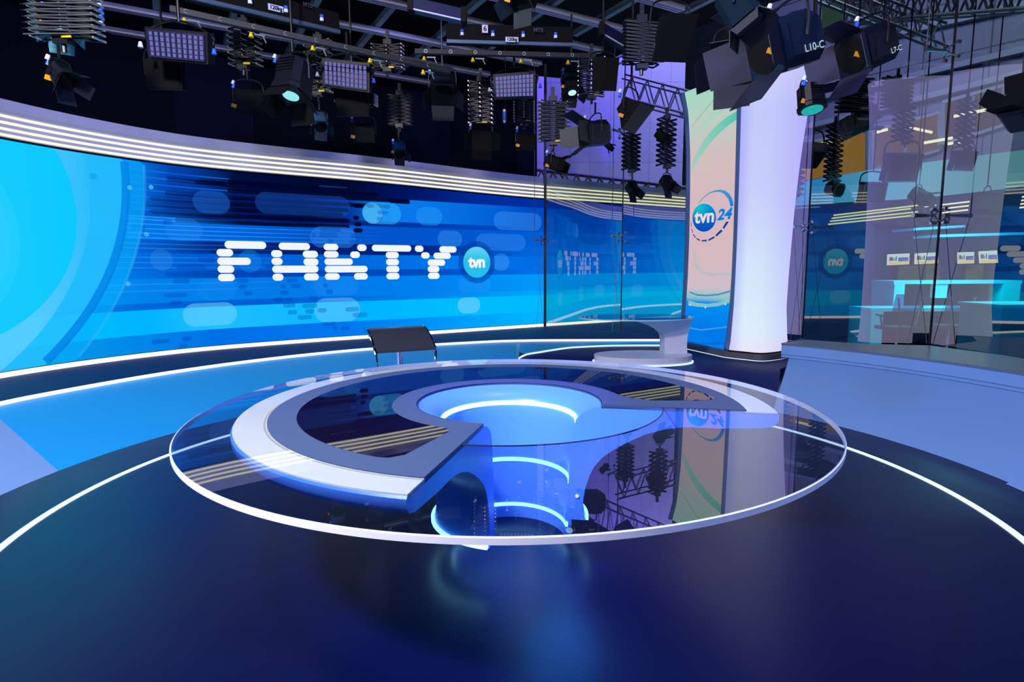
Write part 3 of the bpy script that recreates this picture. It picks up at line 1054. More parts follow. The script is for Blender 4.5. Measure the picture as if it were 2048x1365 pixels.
# lower pale swoosh
cstrip(mb, [(1384, 500), (1388, 525), (1397, 540), (1415, 547), (1454, 546)], [(1380, 500), (1383, 530), (1394, 546), (1414, 552), (1454, 551)], 0.005, A2((140, 200, 190), .5))
cstrip(mb, [(1374, 583), (1390, 589), (1410, 590), (1430, 588), (1452, 581)], [(1374, 586), (1390, 592), (1410, 593), (1430, 591), (1452, 585)], 0.006, A2((40, 130, 190), .9))
cstrip(mb, [(1372, 601), (1390, 606), (1410, 608), (1430, 606), (1451, 598)], [(1372, 611), (1390, 614), (1410, 615), (1430, 613), (1451, 606)], 0.0065, A2((150, 200, 190), .8))
cstrip(mb, [(1370, 653), (1400, 659), (1447, 653)], [(1370, 656), (1400, 662), (1447, 656)], 0.006, A2((90, 180, 245), .5))
cstrip(mb, [(1370, 680), (1400, 686), (1446, 684)], [(1370, 687), (1400, 692), (1446, 690)], 0.006, A2((0, 90, 200), .5))
for x, y in ((1376, 610), (1407, 615), (1444, 609)):
    P = arc2(x, y, 1.6, 2.2, 0, 360, 10)[:-1]
    mb.poly([cp3(a, b, 0.008) for a, b in P], A2((200, 240, 245), .9))
# dashed orbit, swoosh and ball of the logo (photo scale 10.5 px per pixel in the close look)
def cl(x, y):
    return 1360 + x / 10.5, 370 + y / 10.5
cstrip(mb, [cl(290, 400), cl(400, 270), cl(510, 175), cl(620, 120), cl(730, 100), cl(830, 120), cl(910, 185), cl(965, 275), cl(992, 370), cl(998, 445)],
       [cl(310, 395), cl(415, 285), cl(520, 195), cl(625, 155), cl(720, 150), cl(795, 175), cl(855, 230), cl(905, 310), cl(930, 390), cl(938, 452)], 0.009, A2((60, 170, 180), .9), A2((0, 125, 225), 1))
for q in (((158, 790), (170, 790), (168, 880), (158, 885)), ((165, 925), (182, 925), (200, 1005), (188, 1012)), ((200, 1040), (220, 1035), (262, 1100), (245, 1115)), ((272, 1135), (285, 1115), (360, 1158), (350, 1182)),
          ((385, 1165), (390, 1190), (490, 1190), (495, 1150)), ((522, 1150), (530, 1182), (650, 1115), (640, 1078)), ((665, 1055), (685, 1090), (803, 975), (775, 935)), ((803, 900), (830, 930), (918, 775), (870, 772))):
    mb.poly([cp3(*cl(x, y), 0.009) for x, y in q], A2((10, 62, 150), 1))
mb.build('orbit_graphic', M['display'], scrn)
mb = MB()
nb = 36
for k in range(nb):
    for j in range(5):
        P = []
        for q, a in ((j / 5, k), ((j + 1) / 5, k), ((j + 1) / 5, k + 1), (j / 5, k + 1)):
            aa = 2 * PI * a / nb
            P.append((q * math.cos(aa), q * math.sin(aa)))
        if j == 0:
            P = P[1:3] + [(0.0, 0.0)]
        cols = []
        for x, y in P:
            t = (-y + 1) / 2
            g = max(0.0, 1 - math.hypot(x + 0.45, y + 0.55))
            cols.append(L4((int(0 + 20 * g), int(70 + 85 * t + 60 * g), int(185 + 30 * t - 10 * g))))
        mb.poly([cp3(*cl(432 + 242 * x, 690 + 295 * y), 0.010) for x, y in P], cols)
mb.build('logo_ball', M['display'], scrn)
def col_text(body, cx, cy, hpx, mat, bold, shear, tilt, squash=1.0):
    o = cp3(cx, cy, 0.014)
    a, b = cp3(cx - 5, cy, 0.014), cp3(cx + 5, cy, 0.014)
    ux = (b - a) / 10.0                     # metres per photo pixel, along the face
    X = ux.normalized()
    X = (X + Vector((0, 0, tilt))).normalized()
    Z = Vector((0, 0, 1))
    size = hpx * (cp3(cx, cy - 5).z - cp3(cx, cy + 5).z) / 10.0
    N = X.cross(Z).normalized()
    mtx = Matrix(((X.x * squash, 0, N.x, o.x), (X.y * squash, 0, N.y, o.y), (X.z * squash, 1, N.z, o.z), (0, 0, 0, 1)))
    return text(body, size, mat, scrn, mtx, bold=bold * size, shear=shear)
col_text('tvn', 1402.5, 434, 37, emit('logo_pink_white', (240, 215, 222), 1.0), 0.03, 0.0, 0.06, 1.12)
col_text('24', 1439, 430, 30, emit('logo_blue', (0, 125, 225), 1.0), 0.035, 0.2, 0.10, 1.2)
# blue-grey frames along both screen edges and the top
for u in (-0.03, 1.03):
    mb = MB()
    pts = [cface(u, z, 0.004) for z in ZL]
    for a, b in zip(pts, pts[1:]):
        mb.bar(a, b, 0.075, 0.03, up=(0, 1, 0))
    mb.build('screen_frame', M['frame_blue'], colm)
mb = MB()
mb.bar(cface(-0.03, 0.405), cface(1.03, 0.405), 0.05, 0.03)
mb.build('screen_foot', M['frame_blue'], colm)
# plinth
def ring_off(z, k, dz):
    P = [Vector((q.x, q.y)) for q in white_ring(0.42)]
    return [((C0 + (p - C0) * k).x, (C0 + (p - C0) * k).y) for p in P]
mb = MB()
mb.prism(ring_off(0, 1.045, 0), ZR + 0.012, 0.40)
mb.build('plinth', M['plinth'], colm)
mb = MB()
mb.prism(ring_off(0, 1.0, 0), 0.40, 0.418)
mb.build('plinth_trim', M['matte_black'], colm)
mb = MB()
mb.prism(ring_off(0, 1.01, 0), ZR + 0.001, ZR + 0.012)
mb.build('plinth_foot', M['led_cool'], colm)

# ================================================================== SMALL GLASS TABLE in front of the column
tq = onz(1318, 712, ZR)
TX, TY = 1.98, 7.55
tab = thing('side_table', 'oval glass-topped table with white pedestal in front of the lit column', 'table', (TX, TY, ZR))
ztop = at(1270, 634, 7.5).z
mb = MB()
ox = at(1271, 634, 7.5).x
E1 = [(ox + 0.735 * math.cos(2 * PI * k / 64), 7.5 + 0.50 * math.sin(2 * PI * k / 64)) for k in range(64)]
mb.poly([(x, y, ztop) for x, y in E1])
mb.build('glass_top', M['glass_table'], tab)
mb = MB()
for k in range(64):
    a, b = E1[k], E1[(k + 1) % 64]
    mb.poly([(a[0], a[1], ztop - 0.014), (b[0], b[1], ztop - 0.014), (b[0], b[1], ztop - 0.001), (a[0], a[1], ztop - 0.001)])
mb.build('glass_edge', pbr('green_glass_edge', (150, 205, 220), 0.2), tab)
mb = MB()
legp = []
for k in range(13):
    t = k / 12
    z = ZR + 0.10 + (ztop - 0.03 - ZR - 0.10) * t
    xl = at(1330, 680, 7.5).x - 0.02 - 0.46 * max(0, (t - 0.35) / 0.65) ** 2.6
    xr = at(1368, 680, 7.5).x + 0.02 + 0.06 * max(0, (t - 0.3) / 0.7) ** 2 + 0.04 * max(0, 0.2 - t)
    legp.append((xl, xr, z))
Lf = [[mb.p((xl, TY - 0.12, z)), mb.p((xr, TY - 0.12, z)), mb.p((xr, TY + 0.14, z)), mb.p((xl, TY + 0.14, z))] for xl, xr, z in legp]
for a, b in zip(Lf, Lf[1:]):
    for k in range(4):
        mb.face((a[k], a[(k + 1) % 4], b[(k + 1) % 4], b[k]))
mb.face(Lf[0][::-1])
mb.face(Lf[-1])
mb.build('pedestal', M['table_white'], tab, smooth=True)
bx0, bx1 = at(1187, 720, 7.45).x, at(1380, 720, 7.45).x
bxc, bxr = (bx0 + bx1) / 2, (bx1 - bx0) / 2
mb = MB()
mb.prism([(bxc + bxr * math.cos(2 * PI * k / 48), 7.40 + bxr * 0.62 * math.sin(2 * PI * k / 48)) for k in range(48)], ZR + 0.02, ZR + 0.10)
mb.build('base', M['table_white'], tab)
mb = MB()
mb.prism([(bxc + (bxr + 0.02) * math.cos(2 * PI * k / 48), 7.40 + (bxr + .02) * 0.62 * math.sin(2 * PI * k / 48)) for k in range(48)], ZR + 0.002, ZR + 0.02)
mb.build('base_light', M['led_cool'], tab)

# ================================================================== GLASS WALL
GP = [(0.66, 11.68), (1.98, 10.64), (3.26, 9.45), (4.31, 8.66), (4.86, 6.78), (5.08, 4.7), (4.95, 2.6)]
ZB = [0.35, 0.35, 0.33, 0.40, 0.61, 0.61, 0.61]
WHERE = ['glass wall panel meeting the video wall end', 'glass wall panel behind the oval glass table', 'glass wall panel behind the lit column', 'glass wall panel just right of the lit column', 'glass wall panel above the right low wall', 'last glass wall panel at the right picture edge']
ZG = 5.34
for i in range(6):
    a, b = Vector((*GP[i], 0)), Vector((*GP[i + 1], 0))
    d = (b - a).normalized()
    n_ = Vector((d.y, -d.x, 0))
    g = thing('glass_panel', 'tall clear ' + WHERE[i], 'glass panel', ((a.x + b.x) / 2, (a.y + b.y) / 2, max(ZB[i], ZB[i + 1])))
    mb = MB()
    e = d * 0.008
    # single sheet facing the studio
    mb.v = [a + e + Vector((0, 0, ZB[i])), b - e + Vector((0, 0, ZB[i + 1])), b - e + Vector((0, 0, ZG)), a + e + Vector((0, 0, ZG))]
    mb.f = [(0, 1, 2, 3)]
    mb.c = [None]
    pane = mb.build('pane', M['glass_wall'], g)
    # make sure the sheet faces the studio
    if pane.data.polygons[0].normal.dot(Vector((-a.x, 3.0 - a.y, 0))) < 0:
        pane.data.flip_normals()
    mb = MB()
    sw = 0.05 if i == 0 else 0.018
    mb.box(a + Vector((0, 0, (ZB[i] + ZG) / 2)), (sw, sw, ZG - ZB[i]))
    mb.build('edge_seal', M['black_seal'], g)
# point fittings, strut bars and tension cables at the joints
SPN = [(1, 2.05), (1, 3.84), (0, 2.05), (3, 2.07), (4, 2.07), (4, 3.84), (3, 3.84)]
SPL = {(1, 2.05): 'beside the oval table', (1, 3.84): 'above the oval table', (0, 2.05): 'at the video wall end', (3, 2.07): 'low beside the white column', (4, 2.07): 'low in the middle of the right glass', (4, 3.84): 'high in the middle of the right glass', (3, 3.84): 'high beside the white column'}
for k, z in SPN:
    a = Vector((*GP[k], z))
    d = ((Vector(GP[min(k + 1, 6)]) - Vector(GP[max(k - 1, 0)])).normalized())
    d = Vector((d.x, d.y, 0))
    nn = Vector((d.y, -d.x, 0))
    if nn.dot(Vector((-a.x, 3 - a.y, 0))) < 0:
        nn = -nn
    g = thing('spider_fitting', 'steel four-armed glass fitting ' + SPL[(k, z)], 'glass fitting', a, 'glass wall point fittings')
    mb = MB()
    mb.tube([a + nn * 0.08, a + nn * 0.36], [0.014, 0.026], 8)
    mb.build('strut', M['steel'], g, smooth=True)
    for sx in (-1, 1):
        for sz_ in (-1, 1):
            tip = a + d * sx * 0.075 + Vector((0, 0, sz_ * 0.075)) + nn * 0.03
            mb = MB()
            mb.tube([a + nn * 0.08, a + nn * 0.07 + (tip - a) * 0.5, tip], [0.012, 0.010, 0.008], 6)
            mb.cyl(tip + nn * 0.012, tip - nn * 0.028, 0.020, 10)
            mb.build('arm', M['steel'], g, smooth=True)
def cable_pair(k, ztop, zbot, label):
    a = Vector((*GP[k], 0))
    d = ((Vector(GP[min(k + 1, 6)]) - Vector(GP[max(k - 1, 0)])).normalized())
    d = Vector((d.x, d.y, 0))
    nn = Vector((d.y, -d.x, 0))
    if nn.dot(Vector((-a.x, 3 - a.y, 0))) < 0:
        nn = -nn
    tops, bots = a + nn * 0.35 + Vector((0, 0, ztop)), a + nn * 0.06 + Vector((0, 0, ztop))
    g = thing('tension_cable', label, 'cable', a + Vector((0, 0, zbot)), 'glass wall tension cables')
    mb = MB()
    mb.tube([tops, a + nn * 0.04 + Vector((0, 0, zbot))], 0.0035, 5)
    mb.tube([bots, a + nn * 0.30 + Vector((0, 0, zbot))], 0.0035, 5)
    mb.build('crossing_cables', M['wire'], g)
    mb = MB()
    mb.tube([tops, a + nn * 0.35 + Vector((0, 0, ZG))], 0.006, 5)
    mb.build('upright_rod', M['wire'], g)
cable_pair(4, 2.07, 0.61, 'crossing steel cables below the fitting in the right glass wall')
cable_pair(3, 2.07, 0.41, 'crossing steel cables beside the white column')
cable_pair(1, 2.05, 0.36, 'crossing steel cables behind the oval glass table')
cable_pair(0, 2.05, 0.36, 'crossing steel cables at the end of the video wall')
def face_up(o):
    me = o.data
    if me.polygons and sum(p.normal.z for p in me.polygons) < 0:
        me.flip_normals()
for o in list(bpy.data.objects):
    if o.type == 'MESH' and o.name.split('.')[0] in ('glass_top', 'dark_inlay'):
        face_up(o)

# ================================================================== STUDIO SHELL: drapes, ceiling
mb = MB()
s_end = S_[1088]
while True:
    q = spos(s_end, 0, -0.9)
    if 1024 + q.x / q.y * 1180 < 1077 or s_end < 5:
        break
    s_end -= 0.03
pth = [spos(s_end * i / 50, 0, -0.9) for i in range(51)]
for a, b in zip(pth, pth[1:]):
    mb.poly([(a.x, a.y, 0), (b.x, b.y, 0), (b.x, b.y, 6.0), (a.x, a.y, 6.0)])
struct(mb.build('wall_back', M['cyc']))
for nm, x0, x1 in (('wall_back_panel', 372, 530), ('wall_back_panel', 800, 905), ('wall_back_panel', 1034, 1074)):
    sa, sb = [min((abs(1024 + spos(k * .05, 0, -.86).x / spos(k * .05, 0, -.86).y * 1180 - xx), k * .05) for k in range(60, 260))[1] for xx in (x0, x1)]
    mb = MB()
    q = [spos(sa + (sb - sa) * i / 8, 0, -0.86) for i in range(9)]
    for a, b in zip(q, q[1:]):
        mb.poly([(a.x, a.y, 0.3), (b.x, b.y, 0.3), (b.x, b.y, 5.6), (a.x, a.y, 5.6)])
    struct(mb.build(nm, M['cyc2']))
ZC = 5.35
mb = MB()
cp = [(-9, -3), (9, -3), (5.4, 2.0), (5.2, 4.7), (4.9, 6.7), (4.4, 8.6), (3.3, 9.7), (2.2, 10.9), (1.2, 12.6), (-2, 11.6), (-6, 9.6), (-9, 6)]
mb.prism(cp, ZC, ZC + 0.1)
struct(mb.build('ceiling', M['matte_black']))
mb = MB()
mb.poly([(-9, -3, 0), (-9, 6, 0), (-9, 6, 6), (-9, -3, 6)])
struct(mb.build('wall_left', M['cyc']))

# ceiling grid: square beams and ribbed rails at right angles
U30, V30 = Vector((math.cos(math.radians(30)), math.sin(math.radians(30)), 0)), Vector((-math.sin(math.radians(30)), math.cos(math.radians(30)), 0))
ZGR = 4.8
for k, u in enumerate((-0.8, 0.07, 0.95, 1.82, 2.70, 3.60, 4.45, 5.28, 6.1)):
    v0, v1 = 4.6, 10.2
    if u > 4:
        v1 = 9.2 - (u - 4) * 1.5
    a, b = U30 * u + V30 * v0 + Vector((0, 0, ZGR + 0.06)), U30 * u + V30 * v1 + Vector((0, 0, ZGR + 0.06))
    mb = MB()
    mb.bar(a, b, 0.075, 0.075)
    o = mb.build('ceiling_beam', M['alu_dark'])
    tag(o, 'grey square beam of the dark studio ceiling grid', 'ceiling beam', 'ceiling grid beams')
for k, v in enumerate((4.95, 5.82, 6.68, 7.46, 8.40, 9.27, 10.15)):
    u0, u1 = -2.5, 5.9 - max(0, v - 7.5) * 0.55
    a, b = U30 * u0 + V30 * v + Vector((0, 0, ZGR - 0.02)), U30 * u1 + V30 * v + Vector((0, 0, ZGR - 0.02))
    mb = MB()
    for d in (-0.045, 0.0, 0.045):
        mb.bar(a + V30 * d, b + V30 * d, 0.024, 0.045)
    mb.bar(a + Vector((0, 0, .03)), b + Vector((0, 0, .03)), 0.125, 0.012)
    o = mb.build('ceiling_rail', M['alu'])
    tag(o, 'pale ribbed aluminium rail of the dark studio ceiling grid', 'ceiling rail', 'ceiling grid rails')

# ------------------------------------------------------------------ rig builders
def pxm(Y):
    return Y / 1175.0

def pantograph(cx, y0, y1, wpx, Y, label, n=7, yaw=0.0, bright=True, cable=False, thick=0.010):
    top, bot = at(cx, y0, Y), at(cx, y1, Y)
    root = thing('scissor_hanger', label, 'hanger', top, 'extending lamp hangers')
    w = wpx * pxm(Y) / 2
    c, s = math.cos(yaw), math.sin(yaw)
    X = Vector((c, s, 0))
    N = Vector((-s, c, 0))
    h = (top.z - bot.z)
    zz = [top.z - 0.05 - (h - 0.1) * (i / n) for i in range(n + 1)]
    mb = MB()
    o = Vector((top.x, top.y, 0))
    for i in range(n):
        for sg_ in (-1, 1):
            for lay in (-1, 1):
                mb.bar(o + X * w * sg_ + N * 0.05 * lay + Vector((0, 0, zz[i])), o - X * w * sg_ + N * 0.05 * lay + Vector((0, 0, zz[i + 1])), thick, thick * 1.6)
    nf = len(mb.f)
    for i in range(n + 1):
        for k in ((-1, 1) if i in (0, n) else (-1, 0, 1)):
            dz = 0 if k else (zz[max(i - 1, 0)] - zz[i]) / 2
            q = o + X * w * k + Vector((0, 0, zz[i] + dz))
            mb.bar(q - N * 0.07 + Vector((-0.008, 0, -0.006)), q + N * 0.07 + Vector((0.008, 0, 0.006)), 0.011, 0.013)
    so = mb.build('scissor_arms', M['black'], root)
    if bright:
        so.data.materials.append(M['bolt'])
        so.data.polygons.foreach_set('material_index', [0 if k < nf else 1 for k in range(len(so.data.polygons))])
    mb = MB()
    mb.box((top.x, top.y, top.z - 0.02), (0.10, 0.08, 0.06))
    mb.box((top.x, top.y, top.z + 0.06), (0.04, 0.04, 0.12))
    mb.build('top_clamp', M['housing'], root)
    mb = MB()
    mb.box((bot.x, bot.y, bot.z + 0.03), (0.11, 0.08, 0.05))
    mb.cyl((bot.x, bot.y, bot.z + 0.02), (bot.x, bot.y, bot.z - 0.05), 0.018, 8)
    mb.build('bottom_clamp', M['housing'], root)
    if bright:
        mb = MB()
        mb.box((bot.x + 0.06, bot.y - 0.05, bot.z + 0.05), (0.07, 0.01, 0.02))
        mb.build('name_tag', M['yellow'], root)
    if cable:
        mb = MB()
        pts = []
        for i in range(n):
            for sg_ in (1, -1):
                z = zz[i] - h / n * (0.25 if sg_ > 0 else 0.75)
                pts.append(o + X * (w + 0.05) * sg_ - N * 0.07 + Vector((0, 0, z)))
        mb.tube(catmull(pts, 5), 0.006, 5)
        mb.build('coiled_cable', M['grey_cable'], root)
    return root, bot

def basis(aim):
    f = Vector(aim).normalized()
    x = f.cross(Vector((0, 0, 1)))
    if x.length < 1e-3:
        x = Vector((1, 0, 0))
    x.normalize()
    z = x.cross(f)
    return Matrix((x, f, z)).transposed().to_4x4()

def lamp(cx, cy_, Y, spx, aim, label, kind='fresnel', doors=True, lens=None, yoke=True, body=None, hang=None, group='stage lamps on the ceiling rig', tagc=True, name='stage_lamp', doorm=None, dk=1.0, loc=None, lensk=0.9):
    """spx: width of the body in photo pixels"""
    P = loc or at(cx, cy_, Y)
    root = thing(name, label, 'stage lamp', P, group)
    s = spx * pxm(Y)
    B = Matrix.Translation(P) @ basis(aim)
    bm_ = body or M['housing']
    mb = MB()
    mb.M = B
    if kind == 'fresnel':       # eight-sided barrel with cooling fins
        w, L = s / 2, s * 1.15
        sec = [(-.62, -1), (.62, -1), (1, -.62), (1, .62), (.62, 1), (-.62, 1), (-1, .62), (-1, -.62)]
        lv = [(-L / 2, .82), (-L * .42, .95), (L * .30, 1.0), (L * .36, 1.08), (L * .5, 1.08)]
        rg = [[mb.p((a * w * k, y, b * w * k)) for a, b in sec] for y, k in lv]
        for a, b in zip(rg, rg[1:]):
            for k in range(8):
                mb.face((a[k], a[(k + 1) % 8], b[(k + 1) % 8], b[k]))
        mb.face(rg[0][::-1])
        mb.face(rg[-1])
        for k in range(5):
            mb.box((0, -L * .38 + k * L * .09, w * 1.02), (w * 1.2, L * .03, w * .12))
        yl, rf = L * .5, w * 1.0
    elif kind == 'box':         # flat square flood
        w, L = s / 2, s * .34
        mb.box((0, 0, 0), (2 * w, L, 1.7 * w))
        mb.box((0, -L * .7, 0), (1.3 * w, L * .5, 1.1 * w))
        for k in range(6):
            mb.box((-w * .5 + k * w * .2, -L * 1.0, 0), (w * .05, L * .3, w * .9))
        yl, rf = L * .5, w * .8
    else:                       # soft: deep softbox
        w, L = s / 2, s * .9
        rg = [[mb.p((a * w * k, y, b * w * k * 1.2)) for a, b in ((-1, -1), (1, -1), (1, 1), (-1, 1))] for y, k in ((-L / 2, .45), (-L * .1, .6), (L / 2, 1.0))]
        for a, b in zip(rg, rg[1:]):
            for k in range(4):
                mb.face((a[k], a[(k + 1) % 4], b[(k + 1) % 4], b[k]))
        mb.face(rg[0][::-1])
        mb.face(rg[-1])
        yl, rf = L * .5, w
    mb.build('housing', bm_, root)
    mb = MB()
    mb.M = B
    if kind == 'fresnel':
        mb.cyl((0, yl - 0.002, 0), (0, yl + 0.006, 0), rf * lensk, 20)
    elif kind == 'box':
        mb.box((0, yl + 0.003, 0), (2 * w * .9, 0.008, 1.7 * w * .88))
    else:
        mb.box((0, yl + 0.003, 0), (2 * w * .96, 0.008, 2.4 * w * .96))
    mb.build('lens', lens or M['matte_black'], root)
    if doors:
        D = s * .62 * dk
        for k, (ax, up) in enumerate((((1, 0, 0), 1), ((1, 0, 0), -1), ((0, 0, 1), 1), ((0, 0, 1), -1))):
            mb = MB()
            mb.M = B
            if ax[0]:
                z0, z1 = up * rf * .95, up * (rf * .95 + D * .55)
                q = [(-rf * .95, yl, z0), (rf * .95, yl, z0), (rf * .62 + D * .2, yl + D * .85, z1), (-rf * .62 - D * .2, yl + D * .85, z1)]
            else:
                x0, x1 = up * rf * .95, up * (rf * .95 + D * .55)
                q = [(x0, yl, -rf * .9), (x0, yl, rf * .9), (x1, yl + D * .85, rf * .55 + D * .15), (x1, yl + D * .85, -rf * .55 - D * .15)]
            a = mb.f and 0
            i0_ = [mb.p(v) for v in q]
            nn = (Vector(q[1]) - Vector(q[0])).cross(Vector(q[3]) - Vector(q[0])).normalized() * 0.004
            i1_ = [mb.p(Vector(v) + nn) for v in q]
            mb.face(i0_)
            mb.face(i1_[::-1])
            for j in range(4):
                mb.face((i0_[j], i1_[j], i1_[(j + 1) % 4], i0_[(j + 1) % 4]))
            mb.build('barn_door', doorm or M['door'], root)
    if yoke:
        xh = basis(aim).to_3x3() @ Vector((1, 0, 0))
        hw = w * 1.12
        top = P + Vector((0, 0, s * .85))
        mb = MB()
        pts = [P + xh * hw, P + xh * hw + Vector((0, 0, s * .45)), P + xh * hw * .8 + Vector((0, 0, s * .75)), top, P - xh * hw * .8 + Vector((0, 0, s * .75)), P - xh * hw + Vector((0, 0, s * .45)), P - xh * hw]
        mb.tube(catmull(pts, 4), max(0.007, s * .028), 6)
        mb.build('yoke', M['black'], root)
        if hang is not None:
            mb = MB()
            mb.cyl(top, (top.x, top.y, hang), 0.012, 6)
            mb.build('hanging_rod', M['black'], root)
    if tagc:
        for dz, mt, nm in ((0.06, M['plug_blue'], 'blue_plug'), (0.10, M['plug_white'], 'white_plug')):
            mb = MB()
            q = P + Vector((-s * .5, -s * .25, s * .45 + dz - .06))
            mb.cyl(q, q + Vector((0.012, 0, 0.034)), 0.017, 8, 0.013)
            mb.build(nm, mt, root)
        mb = MB()
        q = P + Vector((-s * .45, -s * .35, -s * .25))
        mb.box(q, (0.05, 0.012, 0.035), Matrix.Rotation(0.3, 3, 'Y'))
        mb.build('safety_tag', M['orange'], root)
    return root, P, B, s

def soft_panel(q, Y, label, tilt=0.10):
    """q: photo corners tl,tr,br,bl of the lit cell field"""
    tl, tr = at(*q[0], Y), at(*q[1], Y)
    br, bl = at(*q[2], Y + tilt * 0.6), at(*q[3], Y + tilt * 0.6)
    c = (tl + tr + br + bl) / 4
    root = thing('panel_light', label, 'panel light', c, 'soft panel lights')
    n = (tr - tl).cross(bl - tl).normalized()
    if n.y > 0:
        n = -n
    mb = MB()
    mb.poly([tl, tr, br, bl])
    mb.build('diffuser', emit('panel_glow', (112, 112, 178), 1.0) if 'panel_glow' not in bpy.data.materials else bpy.data.materials['panel_glow'], root)
    mb = MB()
    for i in range(11):
        a, b = tl.lerp(tr, i / 10), bl.lerp(br, i / 10)
        mb.bar(a + n * .006, b + n * .006, 0.012, 0.016, up=n)
    for i in range(6):
        a, b = tl.lerp(bl, i / 5), tr.lerp(br, i / 5)
        mb.bar(a + n * .006, b + n * .006, 0.007 if 0 < i < 5 else 0.016, 0.016, up=n)
    mb.build('egg_crate', pbr('navy_louvre', (14, 18, 60), 0.5) if 'navy_louvre' not in bpy.data.materials else bpy.data.materials['navy_louvre'], root)
    mb = MB()
    e = 0.025
    dx, dz = (tr - tl).normalized() * e, (bl - tl).normalized() * e
    Fq = [tl - dx - dz, tr + dx - dz, br + dx + dz, bl - dx + dz]
    f = [mb.p(v - n * 0.004) for v in Fq]
    b = [mb.p(v - n * 0.13) for v in Fq]
    mb.face(f)
    mb.face(b[::-1])
    for j in range(4):
        mb.face((f[j], b[j], b[(j + 1) % 4], f[(j + 1) % 4]))
    mb.build('housing', M['housing'], root)
    mb = MB()
    hc = (tl + tr) / 2 - n * .06
    mb.tube(catmull([tl - dx * 1.5 + (bl - tl) * .5 - n * .06, tl - dx * 1.5 - n * .06, hc + Vector((0, 0, .10)), tr + dx * 1.5 - n * .06, tr + dx * 1.5 + (br - tr) * .5 - n * .06], 5), 0.010, 6)
    mb.cyl(hc + Vector((0, 0, .09)), hc + Vector((0, 0, .32)), 0.014, 8)
    mb.build('yoke', M['black'], root)
    for x, m_, nm in ((tl, M['plug_white'], 'white_plug'), (tr, M['plug_blue'], 'blue_plug')):
        mb = MB()
        q2 = x + dx * (3 if x is tr else -3) + (bl - tl) * .7
        mb.cyl(q2, q2 + Vector((0, 0, 0.045)), 0.022, 8, 0.012)
        mb.build(nm, m_, root)
    return root

# three lit panel lights
soft_panel(((295, 60), (408, 71), (410, 122), (301, 112)), 5.2, 'lit lavender grid panel light over the left of the video wall')
soft_panel(((648, 121), (734, 131), (734, 180), (649, 168)), 6.6, 'lit lavender grid panel light hanging between two black lamps, middle')
soft_panel(((990, 153), (1067, 147), (1067, 193), (992, 195)), 7.4, 'lit lavender grid panel light nearest the purple hall wall')
# black squares (unlit floods) under the panels
lamp(330, 150, 5.6, 62, (0.15, -1, -.25), 'unlit black flood hanging under the leftmost panel light', 'box', doors=False, body=M['matte_black'], hang=4.7, tagc=False)
lamp(706, 205, 7.0, 60, (0.1, -1, -.2), 'unlit black flood hanging under the middle panel light', 'box', doors=False, body=M['matte_black'], hang=4.7, tagc=False)

